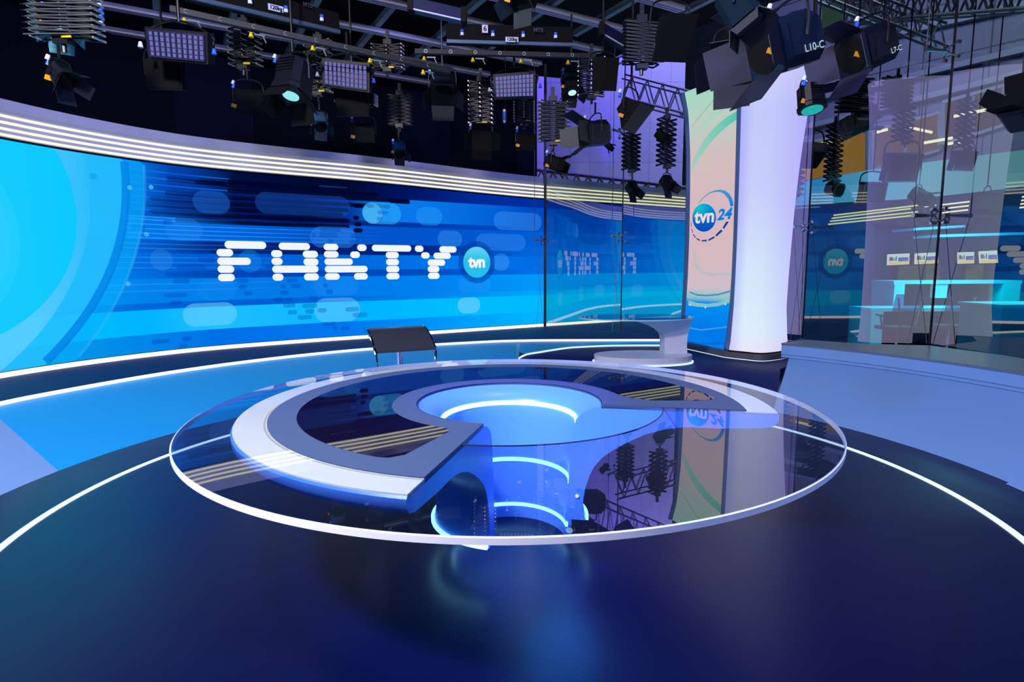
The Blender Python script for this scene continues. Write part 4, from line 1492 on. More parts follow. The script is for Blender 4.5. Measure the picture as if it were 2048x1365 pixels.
# battens: long black lamp bars with plates, plugs and a lower tube
def batten(pa, pb, Y0, Y1, low0, low1, label, plates, depth=0.16, hh=34):
    a, b = at(*pa, Y0), at(*pb, Y1)
    root = thing('lighting_bar', label, 'lighting bar', (a + b) / 2, 'motorised lighting bars')
    d = (b - a).normalized()
    nrm = Vector((d.y, -d.x, 0))
    if nrm.y > 0:
        nrm = -nrm
    up = Vector((0, 0, 1))
    h = hh * pxm((Y0 + Y1) / 2)
    mb = MB()
    mb.bar(a + up * (h / 2), b + up * (h / 2), depth, h)
    mb.build('housing', M['matte_black'], root)
    mb = MB()
    mb.bar(a + nrm * depth * .5 - up * .012, b + nrm * depth * .5 - up * .012, 0.03, 0.035)
    mb.build('rail', pbr('blue_grey_rail', (84, 104, 124), 0.4, metal=.5) if 'blue_grey_rail' not in bpy.data.materials else bpy.data.materials['blue_grey_rail'], root)
    la, lb = at(*low0, Y0), at(*low1, Y1)
    mb = MB()
    mb.bar(la, lb, 0.05, 0.05)
    mb.build('lower_tube', pbr('navy_tube', (4, 5, 12), 0.6) if 'navy_tube' not in bpy.data.materials else bpy.data.materials['navy_tube'], root)
    L = (lb - la).length
    mb = MB()
    k = 0.12
    while k < L - .05:
        c = la + (lb - la).normalized() * k + nrm * .028
        for j in range(10):
            a0, a1 = 2 * PI * j / 10, 2 * PI * (j + 1) / 10
            mb.bar(c + (d * math.cos(a0) + up * math.sin(a0)) * .017, c + (d * math.cos(a1) + up * math.sin(a1)) * .017, .005, .005)
        k += 0.28
    mb.build('socket_rings', M['bolt'], root)
    k = 0.10
    while k < L - .05:
        c = la + (lb - la).normalized() * k - up * .06 + nrm * .03
        mb = MB()
        mb.cyl(c - up * .045, c + up * .0, 0.026, 6, 0.010)
        mb.build('yellow_tag', M['yellow'], root)
        c2 = c + d * 0.08 - up * 0.01
        mb = MB()
        mb.bar(c2 - d * .05, c2 + d * .05, 0.012, 0.012)
        mb.bar(c2 + d * .03, c2 + d * .06 - up * .06, 0.008, 0.008)
        mb.build('hook_clamp', M['alu_dark'], root)
        k += 0.55
    for t in (0.12, 0.36, 0.60, 0.86):
        c = a.lerp(b, t) + nrm * (depth * .5 + .01) + up * (h * .45)
        mb = MB()
        mb.cyl(c - up * .03, c + up * .012, 0.020, 8)
        mb.build('white_plug', M['plug_white'], root)
        mb = MB()
        mb.cyl(c + up * .0, c + up * .03, 0.0205, 8)
        mb.build('blue_plug', M['plug_blue'], root)
    for (px_, py_, wpx, hpx, body, ink, paper) in plates:
        # place on the front face at the given share of the length
        t = (px_ - pa[0]) / (pb[0] - pa[0])
        c = a.lerp(b, t)
        Yc = Y0 + (Y1 - Y0) * t
        c = at(px_, py_ + 5, c.y - .02) + nrm * (depth * .5 + .035)
        X = d.copy()
        mtx = Matrix(((X.x, 0, nrm.x, c.x), (X.y, 0, nrm.y, c.y), (X.z, 1, nrm.z, c.z), (0, 0, 0, 1)))
        par = root
        if paper:
            mb = MB()
            mb.M = mtx
            ww, h2 = wpx * pxm(Yc) / 2, hpx * pxm(Yc) / 2
            mb.box((0, 0, 0), (2 * ww, 2 * h2, 0.006))
            par = mb.build('sign_plate', paper, root)
        text(body, hpx * pxm(Yc) * (.9 if paper else 1.0), ink, par, mtx @ Matrix.Translation((0, 0, 0.006)), bold=0.002)
    return root
PAPER = pbr('white_label', (205, 205, 235), 0.6)
PAPER_E = emit('label_lit', (170, 175, 215), 0.8)
INK = pbr('label_ink', (10, 12, 30), 0.6)
GREYINK = pbr('grey_ink', (46, 48, 62), 0.6)
batten((375, -2), (672, 66), 5.6, 6.6, (340, 18), (900, 142), 'black lighting bar with a weight label, upper left of the rig', [(542, 19, 28, 11, '120kg', INK, PAPER), (605, 13, 24, 10, 'MTS', GREYINK, None)])
batten((893, 86), (1142, 93), 7.0, 7.2, (830, 103), (1190, 113), 'black lighting bar with the number sign, middle of the rig', [(1021, 82, 24, 9, '120kg', INK, PAPER), (968, 61, 11, 14, '6', INK, PAPER), (1073, 64, 24, 10, 'MTS', GREYINK, None)], hh=30)

# scissor hangers
pantograph(128, -20, 92, 110, 4.6, 'wide hanger with looping grey cable, nearest the upper left picture corner', 7, 0.1, True, True, 0.007)
pantograph(487, 40, 140, 52, 6.5, 'scissor hanger left of the glowing cyan lamp')
pantograph(636, 72, 193, 46, 7.4, 'scissor hanger just left of the middle panel light', 8)
pantograph(775, 82, 145, 56, 8.0, 'short scissor hanger right of the middle panel light', 6)
pantograph(727, 182, 220, 46, 7.3, 'low scissor hanger under the middle panel light', 5)
pantograph(799, 184, 256, 42, 9.0, 'dim scissor hanger in front of the dark drape, middle', 8, 0, False)
pantograph(961, 156, 254, 44, 8.3, 'scissor hanger just left of the panel light nearest the hall', 9)
pantograph(1048, 196, 250, 38, 8.3, 'scissor hanger below the panel light nearest the hall', 7)
pantograph(1106, 195, 292, 54, 7.6, 'dense scissor hanger with coiled cable against the purple wall edge', 10, .2, True, True, .008)
pantograph(1183, 108, 200, 50, 7.8, 'scissor hanger above the big black lamp by the purple wall', 8)
pantograph(1263, 262, 346, 34, 9.5, 'black scissor hanger silhouetted against the purple wall, left one of two', 8, .4, False, False, .018)
pantograph(1334, 232, 338, 36, 9.3, 'black scissor hanger silhouetted against the purple wall beside the lit column', 9, .4, False, False, .018)
pantograph(1283, 34, 140, 66, 6.0, 'dense black scissor hanger at the top of the rig above the purple hall', 12, .3, False, True, .009)

# lamps
CY = emit('cyan_glow', (190, 255, 248), 1.0)
CYAN_LIT = pbr('cyan_lit_door', (60, 150, 180), 0.5)  # cyan lamp light on the blades, put into their colour
lamp(122, 150, 4.6, 34, (.75, -.3, -.75), 'lamp with open barn doors and looping cable at the upper left', 'fresnel', doors=True, doorm=M['door'], dk=1.5, hang=at(122, 92, 4.6).z)
r_, P_, B_, s_ = lamp(118, 40, 4.9, 44, (.35, -.5, -1), 'lamp showing a small cyan lens at the upper left corner', 'fresnel', doors=True, doorm=CYAN_LIT, dk=1.0, yoke=False, lens=CY, lensk=.4)
lamp(498, 203, 6.5, 48, (.3, -.9, -.5), 'black square flood with blue cable left of the glowing cyan lamp', 'box', doors=False, body=M['matte_black'], hang=at(487, 140, 6.5).z)
lamp(588, 160, 6.0, 60, (-.1, -.35, -1), 'black lamp with a glowing cyan lens over the video wall', 'fresnel', doors=True, lens=emit('cyan_lens', (150, 235, 240), 1.0), doorm=M['matte_black'], hang=4.7, lensk=.5)
lamp(640, 244, 7.4, 26, (.3, -.6, -.8), 'small silvery lamp hanging in front of the dark drape', 'fresnel', body=pbr('blue_silver', (70, 110, 150), .3, metal=.4), hang=at(640, 195, 7.4).z)
lamp(728, 266, 7.3, 40, (.3, -1, -.3), 'black finned flood below the middle panel light', 'box', doors=False, body=M['matte_black'], hang=at(728, 222, 7.3).z)
lamp(798, 300, 9.0, 22, (.3, -.6, -.8), 'small blue-grey lamp under the dim middle hanger', 'fresnel', body=pbr('dull_blue', (40, 80, 120), .35, metal=.4), hang=at(798, 258, 9.0).z)
lamp(885, 175, 8.0, 46, (.1, -.7, -.8), 'black lamp with pale lower edge left of the hanging blue plug', 'fresnel', body=M['black'], doorm=M['door'], hang=4.7)
lamp(962, 280, 8.3, 40, (.1, -1, -.3), 'black box lamp hanging left of the dark drape end', 'fresnel', body=M['matte_black'], doors=True, doorm=M['matte_black'], hang=at(962, 256, 8.3).z)
lamp(1052, 284, 8.3, 36, (.2, -1, -.2), 'black square flood at the end of the dark drape', 'box', doors=False, body=M['matte_black'], hang=at(1052, 252, 8.3).z)
r_, P_, B_, s_ = lamp(1190, 268, 7.4, 44, (-.92, -.35, -.1), 'big black lamp with barn door against the purple wall', 'fresnel', doorm=M['door'], dk=1.3, hang=at(1190, 205, 7.4).z)
lamp(1106, 326, 7.8, 26, (.9, -.3, -.35), 'round-yoked black lamp just above the truss over the video wall end', 'fresnel', body=M['matte_black'], doorm=M['matte_black'], hang=at(1106, 296, 7.8).z)
lamp(1264, 378, 9.5, 20, (.4, -.6, -.7), 'small lamp under the left silhouetted hanger', 'fresnel', body=M['black'], hang=at(1264, 346, 9.5).z, tagc=False)
lamp(1334, 366, 9.3, 22, (.4, -.6, -.7), 'small lamp under the silhouetted hanger beside the lit column', 'fresnel', body=M['black'], hang=at(1334, 338, 9.3).z, tagc=False)
lamp(1262, 222, 6.2, 50, (.55, -.5, -.75), 'large tilted black softbox in front of the purple wall', 'soft', doors=False, body=M['matte_black'], lens=M['door'], hang=4.7)
lamp(1322, 272, 9.2, 18, (.7, -.4, -.7), 'tiny black lamp on the truss left of the lit column', 'fresnel', body=M['matte_black'], doorm=M['matte_black'], tagc=False, hang=at(1322, 240, 9.2).z)
lamp(1215, 290, 9.4, 12, (.8, -.3, -.8), 'tiny black lamp hanging right of the big black one', 'fresnel', body=M['matte_black'], doorm=M['matte_black'], tagc=False)
lamp(1142, 168, 7.9, 34, (.1, -.4, -1), 'black lamp with a small bright cyan spot right of the grid panel', 'fresnel', lens=CY, doorm=M['door'], dk=.8, hang=4.7, lensk=.45)
lamp(1040, -6, 5.6, 52, (-.3, -.5, -.8), 'black flood with hanging dark blade at the top centre of the picture', 'box', body=M['matte_black'], doorm=pbr('dark_teal_door', (16, 34, 48), .5), hang=5.0)
# the two big lamps at the upper right with lettering
def side_text(B, s, body, size, dx=0.0, dz=0.0, mat=None, root=None, side=1):
    # on the side face of the barrel that looks at the camera
    m = B @ Matrix.Translation((side * s * .505, dx, dz)) @ Matrix(((0, 0, side, 0), (side, 0, 0, 0), (0, 1, 0, 0), (0, 0, 0, 1)))
    return text(body, size, mat or M['plug_white'], root, m, bold=size * .008)
LTX = emit('glowing_lettering', (190, 225, 245), .8)  # printed letters given a glow of their own, no lamp behind them
r1, P1, B1, s1 = lamp(1572, 90, 4.0, 92, (-.93, -.30, -.30), 'big black lamp with white letters and open barn doors above the lit column', 'fresnel', body=pbr('blue_black_housing', (14, 26, 46), .35), doorm=pbr('navy_door', (10, 16, 38), .55), dk=1.35, hang=5.2)
side_text(B1, s1, 'L10-C', s1 * .20, dx=-.06, dz=-s1 * .24, mat=LTX, root=r1, side=-1)
r2, P2, B2, s2 = lamp(1736, 99, 4.6, 72, (-.90, -.30, -.38), 'big black lamp with white letters hanging right of the lit column top', 'fresnel', body=pbr('black_blue_housing', (15, 17, 34), .35), doorm=pbr('grey_door', (46, 46, 66), .55), dk=1.25, hang=5.2)
side_text(B2, s2, 'L7-C', s2 * .19, dx=-.09, dz=-s2 * .26, mat=LTX, root=r2, side=-1)
lamp(1478, 18, 3.2, 62, (.45, -.35, -.95), 'lamp with pale framed lens at the top above the lit column', 'fresnel', body=pbr('teal_black', (10, 24, 34), .85, spec=.04), lens=pbr('dim_lens', (12, 14, 34), .6), doorm=pbr('pale_door', (22, 22, 32), .7), dk=.7, hang=5.2, tagc=False)
lamp(1470, 118, 5.1, 74, (-.4, -.8, -.65), 'black barn-doored lamp covering the top edge of the lit column', 'fresnel', body=M['matte_black'], doorm=pbr('black_blue_door', (8, 12, 30), .6), dk=1.0, hang=5.2, tagc=False)
lamp(1622, 196, 4.8, 42, (.03, -.25, -1), 'black lamp hanging on a yoke in front of the right edge of the column', 'fresnel', body=M['black'], doors=False, lens=emit('teal_lens', (40, 190, 190), .8), hang=5.2)
lamp(2040, 225, 4.6, 52, (-.7, -.3, .6), 'black barn-doored lamp cut by the right picture edge', 'fresnel', body=M['housing'], doorm=M['matte_black'], dk=1.0, tagc=False, hang=5.2)
# large unlit black softboxes high in the rig
lamp(1340, 66, 5.0, 70, (.1, -.8, -.6), 'large black softbox high in the rig left of the lit column', 'soft', doors=False, body=M['matte_black'], lens=M['matte_black'], hang=5.2, tagc=False)
lamp(1205, 148, 6.6, 48, (.1, -.9, -.3), 'black softbox in shade above the tilted softbox', 'soft', doors=False, body=M['matte_black'], lens=M['matte_black'], hang=5.0, tagc=False)
# tube fixture with bright lower edge
for (xa, ya, xb, yb, Y, lab) in ((822, 10, 928, 34, 5.6, 'blue-black tube fixture under the ceiling, centre top'), (1203, 60, 1250, 88, 6.4, 'dark tube fixture with a bright lower edge right of the numbered bar')):
    a, b = at(xa, ya, Y), at(xb, yb, Y + .15)
    g = thing('tube_fixture', lab, 'stage lamp', (a + b) / 2)
    mb = MB()
    mb.bar(a, b, .10, .10)
    mb.build('housing', pbr('navy_fixture', (12, 14, 52), .4) if 'navy_fixture' not in bpy.data.materials else bpy.data.materials['navy_fixture'], g)
    mb = MB()
    mb.bar(a - Vector((0, .05, .05)), b - Vector((0, .05, .05)), .012, .012)
    mb.build('bright_edge', M['alu'], g)
    for q in (a, b):
        mb = MB()
        mb.box(q, (.05, .13, .13))
        mb.build('end_cap', M['matte_black'], g)
# hanging cable plugs
for x, y, Y, lab in ((883, 188, 8.4, 'blue plug hanging in front of the dark drape left of the numbered bar lamps'), (1009, 232, 8.4, 'blue plug hanging near the end of the dark drape'), (200, 28, 5.4, 'blue and white plug on the dark bar at the upper left')):
    q = at(x, y, Y)
    g = thing('cable_plug', lab, 'plug', q)
    mb = MB()
    mb.cyl(q - Vector((0, 0, .06)), q + Vector((0, 0, .05)), .028, 10)
    mb.build('sleeve', M['plug_blue'], g)
    mb = MB()
    mb.cyl(q + Vector((0, 0, .05)), q + Vector((0, 0, .085)), .02, 10)
    mb.build('end_ring', M['plug_white'], g)
    mb = MB()
    mb.cyl(q - Vector((0, 0, .09)), q - Vector((0, 0, .06)), .018, 10)
    mb.build('end_ring', M['plug_white'], g)
    mb = MB()
    mb.tube([q + Vector((0, 0, .085)), q + Vector((.03, 0, .3)), q + Vector((.0, 0, ZGR - q.z))], .006, 5)
    mb.build('cable', M['cable'], g)

# ================================================================== HALL BEHIND THE GLASS
mb = MB()
mb.poly([(0.0, 10.0, -0.02), (3.0, 8.8, -0.02), (5.2, 2.0, -0.02), (30, 2.0, -0.02), (30, 30, -0.02), (0.0, 30, -0.02)])
struct(mb.build('floor_hall', pbr('hall_floor', (16, 24, 44), 0.3)))
# purple-lit panelled wall
m_, nt_, out_ = new_mat('lavender_panels')
b_ = nt_.nodes.new('ShaderNodeBsdfPrincipled')
b_.inputs['Roughness'].default_value = 0.6
bk_ = nt_.nodes.new('ShaderNodeTexBrick')
bk_.offset = 0.0
bk_.inputs['Color1'].default_value = (*lin((205, 200, 225)), 1)
bk_.inputs['Color2'].default_value = (*lin((200, 195, 222)), 1)
bk_.inputs['Mortar'].default_value = (*lin((172, 165, 200)), 1)
bk_.inputs['Scale'].default_value = 1.0
bk_.inputs['Mortar Size'].default_value = 0.012
bk_.inputs['Brick Width'].default_value = 0.62
bk_.inputs['Row Height'].default_value = 2.4
tc_ = nt_.nodes.new('ShaderNodeTexCoord')
mp_ = nt_.nodes.new('ShaderNodeMapping')
mp_.inputs['Rotation'].default_value = (PI / 2, 0, 0)
nt_.links.new(tc_.outputs['Object'], mp_.inputs['Vector'])
nt_.links.new(mp_.outputs[0], bk_.inputs['Vector'])
nt_.links.new(bk_.outputs['Color'], b_.inputs['Base Color'])
nt_.links.new(b_.outputs[0], out_.inputs[0])
mb = MB()
YW = 19.0
mb.poly([(-2, YW, 0), (at(1366, 300, YW).x, YW, 0), (at(1366, 300, YW).x, YW, 14), (-2, YW, 14)])
struct(mb.build('wall_purple', m_))
# trusses in front of it
def truss(a, b, h, label, nseg, w=0.0, r=0.03):
    a, b = Vector(a), Vector(b)
    g = thing('lattice_truss', label, 'truss', (a + b) / 2)  # trusses float free
    d = (b - a).normalized()
    sd = Vector((-d.y, d.x, 0)) * (w or h * .6)
    up = Vector((0, 0, h))
    mb = MB()
    for o_ in (Vector((0, 0, 0)), up, sd, up + sd):
        mb.tube([a + o_, b + o_], r, 6)
    mb.build('chords', M['truss'], g)
    mb = MB()
    for i in range(nseg):
        p, q = a.lerp(b, i / nseg), a.lerp(b, (i + .5) / nseg)
        q2 = a.lerp(b, (i + 1) / nseg)
        for o_ in (Vector((0, 0, 0)), sd):
            mb.tube([p + o_, q + o_ + up], r * .6, 5)
            mb.tube([q + o_ + up, q2 + o_], r * .6, 5)
        mb.tube([p, p + sd], r * .6, 5)
    mb.build('bracing', M['truss'], g)
    return g
truss(at(1072, 362, 15), at(1375, 398, 15), .28, 'grey lattice truss running above the cornice end against the purple wall', 13)
truss(at(1248, 195, 15), at(1400, 235, 15), .55, 'grey lattice truss left of the lit column top', 5)
truss(at(1205, 130, 16), at(1385, 45, 16), 1.2, 'grey lattice truss high in the purple gap left of the column', 6)
truss((at(1690, 45, 13)), (at(2100, 12, 10)), .42, 'pale lattice truss high up right of the lit column, lower of two', 12, r=.035)
truss((at(1640, -10, 12)), (at(1890, 90, 12)), .40, 'pale lattice truss crossing down behind the upper glass fitting', 9, r=.03)

# facade of the hall on the right
FA, FB = Vector((9.2, 22.0, 0)), Vector((16.5, 13.0, 0))
m_, nt_, out_ = new_mat('facade_panels')
b_ = nt_.nodes.new('ShaderNodeBsdfPrincipled')
b_.inputs['Roughness'].default_value = 0.5
bk_ = nt_.nodes.new('ShaderNodeTexBrick')
bk_.offset = 0.0
bk_.inputs['Color1'].default_value = (*lin((128, 130, 142)), 1)
bk_.inputs['Color2'].default_value = (*lin((118, 122, 138)), 1)
bk_.inputs['Mortar'].default_value = (*lin((60, 64, 76)), 1)
bk_.inputs['Scale'].default_value = 1.0
bk_.inputs['Mortar Size'].default_value = 0.02
bk_.inputs['Brick Width'].default_value = 1.6
bk_.inputs['Row Height'].default_value = 1.5
nt_.links.new(bk_.outputs['Color'], b_.inputs['Base Color'])
uvn = nt_.nodes.new('ShaderNodeUVMap')
nt_.links.new(uvn.outputs[0], bk_.inputs['Vector'])
nt_.links.new(b_.outputs[0], out_.inputs[0])
FD = (FB - FA).normalized()
FN = Vector((FD.y, -FD.x, 0))
if FN.y > 0:
    FN = -FN
FLN = (FB - FA).length
def fpt(px, py, off=0.0):
    """photo point -> point on the facade plane pushed out by off"""
    r = ray(px, py)
    P0 = FA + FN * off
    t = (P0 - Vector((0, 0, CZ))).dot(FN) / r.dot(FN)
    return r * t + Vector((0, 0, CZ))
mb = MB()
mb.poly([FA, FB, FB + Vector((0, 0, 16)), FA + Vector((0, 0, 16))])
fo = mb.build('wall_facade', m_)
uv = fo.data.uv_layers.new(name='uv')
for i, c in enumerate(((0, 0), (FLN, 0), (FLN, 16), (0, 16))):
    uv.data[i].uv = c
struct(fo)
def fz(py, px=1700):
    return fpt(px, py).z
WARM = emit('warm_office', (176, 128, 66), .75)
DIMW = pbr('dark_window_glass', (20, 26, 38), .1)
GREENW = emit('green_office', (64, 92, 84), .6)
PALEL = pbr('pale_ledge', (150, 158, 170), .5)
def fwin(n, quad, mat, kind='window', frame=True):
    P = [fpt(x, y, .06) for x, y in quad]
    mb = MB()
    mb.poly(P)
    o = mb.build('window_%d' % n, mat)
    struct(o)
    if frame:
        mb = MB()
        for a, b in zip(P, P[1:] + P[:1]):
            mb.bar(a, b, .09, .09)
        m = (P[0] + P[1]) / 2
        mb.bar(m, (P[2] + P[3]) / 2, .07, .07)
        f = mb.build('window_frame', PALEL, o)
fwin(1, ((1590, 290), (1735, 262), (1735, 345), (1590, 366)), WARM)
fwin(2, ((1590, 178), (1680, 160), (1680, 185), (1590, 203)), DIMW)
fwin(3, ((1640, 8), (1760, -20), (1760, 20), (1640, 78)), GREENW)
fwin(4, ((1885, 205), (2010, 170), (2010, 250), (1885, 290)), emit('dim_warm_office', (92, 72, 46), .6))
fwin(5, ((1745, 262), (1880, 225), (1880, 300), (1745, 340)), emit('mid_warm_office', (130, 96, 60), .6))
# ledges across the facade
for k, (ya, yb) in enumerate(((205, 150), (258, 195), (110, 62))):
    mb = MB()
    mb.bar(fpt(1560, ya + 10, .12), fpt(2090, yb - 60, .12), .22, .16)
    o = mb.build('trim_%d' % (k + 2), PALEL)
    struct(o)
# ceiling strip lights inside the offices
for k, (xa, ya, xb, yb) in enumerate(((1622, 292, 1668, 282), (1752, 265, 1775, 259), (1805, 252, 1822, 256), (1828, 257, 1864, 265), (1848, 286, 1905, 276), (1896, 288, 1927, 283), (1908, 233, 1990, 216))):
    a, b = fpt(xa, ya, .3), fpt(xb, yb, .3)
    mb = MB()
    mb.bar(a, b, .07, .07)
    o = mb.build('office_strip_light', M['led_warm'])
    tag(o, 'short warm strip light inside the offices behind the glass', 'strip light', 'office strip lights behind the glass')
# lit banner band along the balcony
def ppt(px, py, Y):
    return at(px, py, Y)
mb = MB()
BL = [(1560, 372, 415, 17.5, (40, 150, 225)), (1640, 358, 408, 16.8, (52, 150, 220)), (1740, 340, 402, 16.0, (96, 176, 226)), (1850, 325, 398, 15.0, (110, 180, 215)), (1950, 312, 390, 14.0, (100, 160, 178)), (2080, 296, 380, 13.0, (92, 150, 165))]
for a, b in zip(BL, BL[1:]):
    ca, cb = L4(a[4]), L4(b[4])
    mb.poly([at(a[0], a[2], a[3]), at(b[0], b[2], b[3]), at(b[0], b[1], b[3]), at(a[0], a[1], a[3])], [ca, cb, cb, ca])
o = mb.build('lit_banner', M['display_base'])
tag(o, 'long light blue lit banner along the balcony behind the glass', 'banner')
# soffit band below the banner, with light lines
mb = MB()
for a, b in zip(BL, BL[1:]):
    mb.poly([at(a[0], a[2] + 46, a[3] - .2), at(b[0], b[2] + 58, b[3] - .2), at(b[0], b[2], b[3] - .2), at(a[0], a[2], a[3] - .2)])
o = mb.build('balcony_fascia', pbr('dark_fascia', (70, 70, 92), .5))
tag(o, 'dark grey fascia below the light blue banner behind the glass', 'fascia')
def lines(name, label, segs, mat, r=.022):
    g = thing(name, label, 'light fitting', at(segs[0][0], segs[0][1], segs[0][4]))
    for xa, ya, xb, yb, Ya, Yb in segs:
        mb = MB()
        mb.bar(at(xa, ya, Ya), at(xb, yb, Yb), r, r * 1.6)
        mb.build('light_line', mat, g)
lines('light_cornice', 'four slanting light lines seen low through the glass beside the cables', [(1667 - 3.5 * k, 431 + 6 * k, 1836 - (14 if k == 1 else 0), 411 + 6.4 * k, 15.6, 14.6) for k in range(4)], M['led_yellow'], .022)
lines('light_cornice', 'light lines right of the low glass fitting', [(1884, 410 + 8 * k, 1952, 402 + 8 * k, 13.6, 13.2) for k in range(3)] + [(1848, 414, 1872, 410, 13.9, 13.7)], M['led_warm'], .02)
lines('light_cornice', 'light lines at the right picture edge behind the glass', [(2005, 398 + 7 * k, 2075, 391 + 7 * k, 12.6, 12.2) for k in range(4)], M['led_warm'], .02)
lines('light_cornice', 'thin light lines between column and first glass seam', [(1580, 405 + 6 * k, 1640, 402 + 6 * k, 16.2, 16.0) for k in range(3)], pbr('pale_line', (150, 190, 215), .5), .02)
# dark interior wall behind the newsroom
IW = [(1560, 17.0), (1750, 15.8), (1880, 14.6), (2090, 12.6)]
mb = MB()
for (xa, Ya), (xb, Yb) in zip(IW, IW[1:]):
    p, q = at(xa, 440, Ya), at(xb, 440, Yb)
    mb.poly([(p.x, p.y, 0), (q.x, q.y, 0), (q.x, q.y, 3.2), (p.x, p.y, 3.2)])
struct(mb.build('wall_hall', pbr('deep_teal_wall', (8, 60, 100), .5)))
# warm wooden panel under the monitors
for xa, xb, ya, yb, Y, lab in ((1795, 1880, 528, 562, 13.6, 'warm wooden wall panel under the left monitors'), (1925, 1972, 528, 560, 12.9, 'warm wooden wall panel under the right monitors')):
    a, b = at(xa, yb, Y), at(xb, ya, Y)
    mb = MB()
    mb.box(((a.x + b.x) / 2, Y, (a.z + b.z) / 2), (b.x - a.x, .04, b.z - a.z))
    o = mb.build('wooden_panel', pbr('warm_wood', (200, 150, 90), .5) if 'warm_wood' not in bpy.data.materials else bpy.data.materials['warm_wood'])
    tag(o, lab, 'wall panel')

# monitors
def monitor(q, Y, label):
    tl, tr, br, bl = [at(x, y, Y) for x, y in q]
    c = (tl + tr + br + bl) / 4
    g = thing('monitor', label, 'monitor', c, 'newsroom monitors')
    n = Vector((0, -1, 0))
    e = .03
    mb = MB()
    F = [tl + Vector((-e, 0, e)), tr + Vector((e, 0, e)), br + Vector((e, 0, -e)), bl + Vector((-e, 0, -e))]
    f = [mb.p(v) for v in F]
    b = [mb.p(v + Vector((0, .06, 0))) for v in F]
    mb.face(f)
    mb.face(b[::-1])
    for j in range(4):
        mb.face((f[j], b[j], b[(j + 1) % 4], f[(j + 1) % 4]))
    mb.build('casing', M['matte_black'], g)
    mb = MB()
    def pt(u, v, o_):
        return tl.lerp(tr, u).lerp(bl.lerp(br, u), v) + n * o_
    def rect(u0, v0, u1, v1, o_, c0):
        mb.poly([pt(u0, v1, o_), pt(u1, v1, o_), pt(u1, v0, o_), pt(u0, v0, o_)], L4(c0))
    rect(0, 0, 1, 1, .005, (226, 232, 246))
    rect(0, 0, 1, .16, .008, (205, 240, 244))
    rect(.10, .26, .26, .62, .008, (120, 90, 110))
    rect(.14, .34, .2, .5, .010, (190, 40, 60))
    rect(.26, .36, .36, .62, .008, (90, 190, 170))
    rect(.38, .24, .43, .64, .008, (40, 60, 80))
    rect(.5, .34, .95, .70, .008, (70, 100, 205))
    rect(.5, .34, .64, .70, .010, (40, 110, 190))
    rect(.70, .5, .9, .66, .010, (150, 110, 160))
    rect(.06, .70, 1, .80, .008, (244, 222, 190))
    rect(.10, .80, .95, .93, .010, (240, 214, 70))
    mb.build('screen', M['display_base'], g)
    mb = MB()
    lo = (bl + br) / 2
    mb.bar(lo + Vector((0, .05, 0)), Vector((lo.x, lo.y + .05, -0.018)), .06, .06)
    mb.build('stand', M['matte_black'], g)
monitor(((1774, 509), (1819, 507), (1818, 529), (1773, 531)), 12.2, 'leftmost of the four small monitors in the newsroom')
monitor(((1829, 507), (1876, 505), (1876, 527), (1828, 529)), 12.2, 'second small monitor from the left, crossed by the glass seam')
monitor(((1914, 505), (1948, 504), (1948, 527), (1914, 528)), 12.6, 'third small monitor from the left, right of the glass seam')
monitor(((1956, 503), (1994, 501), (1996, 526), (1958, 527)), 12.0, 'rightmost of the four small monitors in the newsroom')

# teal newsroom desks
TEALM = pbr('teal_desk', (40, 205, 220), .4)
TEALD = pbr('teal_desk_front', (22, 150, 170), .4)
g = thing('newsroom_desk', 'teal corner desk island with raised shelf and dark screens below the monitors', 'desk', at(1870, 690, 11.0))
def hbox(px0, px1, Y0, Y1, z0, z1, mat, name, par):
    a, b = at(px0, 600, (Y0 + Y1) / 2).x, at(px1, 600, (Y0 + Y1) / 2).x
    mb = MB()
    mb.box(((a + b) / 2, (Y0 + Y1) / 2, (z0 + z1) / 2), (b - a, Y1 - Y0, z1 - z0))
    return mb.build(name, mat, par)
hbox(1762, 2010, 11.2, 11.9, 1.17, 1.23, TEALM, 'shelf', g)
hbox(1764, 1784, 11.2, 11.9, .72, 1.17, TEALM, 'upright', g)
hbox(1862, 1890, 11.22, 11.3, .90, 1.17, TEALM, 'upright', g)
hbox(1975, 2008, 11.2, 11.9, .72, 1.17, TEALM, 'upright', g)
hbox(1720, 2008, 10.5, 11.2, .70, .76, TEALM, 'worktop', g)
hbox(1722, 1745, 10.5, 11.2, 0, .70, TEALM, 'side_panel', g)
hbox(1790, 1972, 11.5, 11.56, .80, 1.15, pbr('navy_screen', (10, 22, 70), .3), 'screen_board', g)
hbox(1750, 1990, 11.1, 11.16, 0.02, .70, M['matte_black'], 'modesty_panel', g)
g = thing('newsroom_desk', 'teal counter with pale stripes at the right picture edge behind the glass', 'desk', at(2010, 700, 8.6))
hbox(1962, 2140, 8.4, 9.2, -.015, .92, TEALD, 'counter_body', g)
hbox(1958, 2140, 8.38, 9.22, .92, .95, TEALM, 'worktop', g)
hbox(1985, 2140, 8.385, 8.4, .70, .715, M['plug_white'], 'stripe', g)
hbox(1975, 2140, 8.385, 8.4, .56, .568, M['plug_white'], 'stripe', g)
# hanging glossy blue canopy rings over the newsroom
for k, (xa, xb, y, Y, lab) in enumerate(((1805, 1905, 461, 12.5, 'upper pale blue glass shelf floating over the newsroom desk'), (1850, 2060, 474, 12.0, 'lower pale blue glass shelf floating over the newsroom desk'))):
    a, b = at(xa, y, Y), at(xb, y - 6, Y)
    mb = MB()
    mb.bar(a, b, .7, .05)
    o = mb.build('canopy_shelf', pbr('pale_cyan', (60, 190, 225), .25) if 'pale_cyan' not in bpy.data.materials else bpy.data.materials['pale_cyan'])
    tag(o, lab, 'shelf')
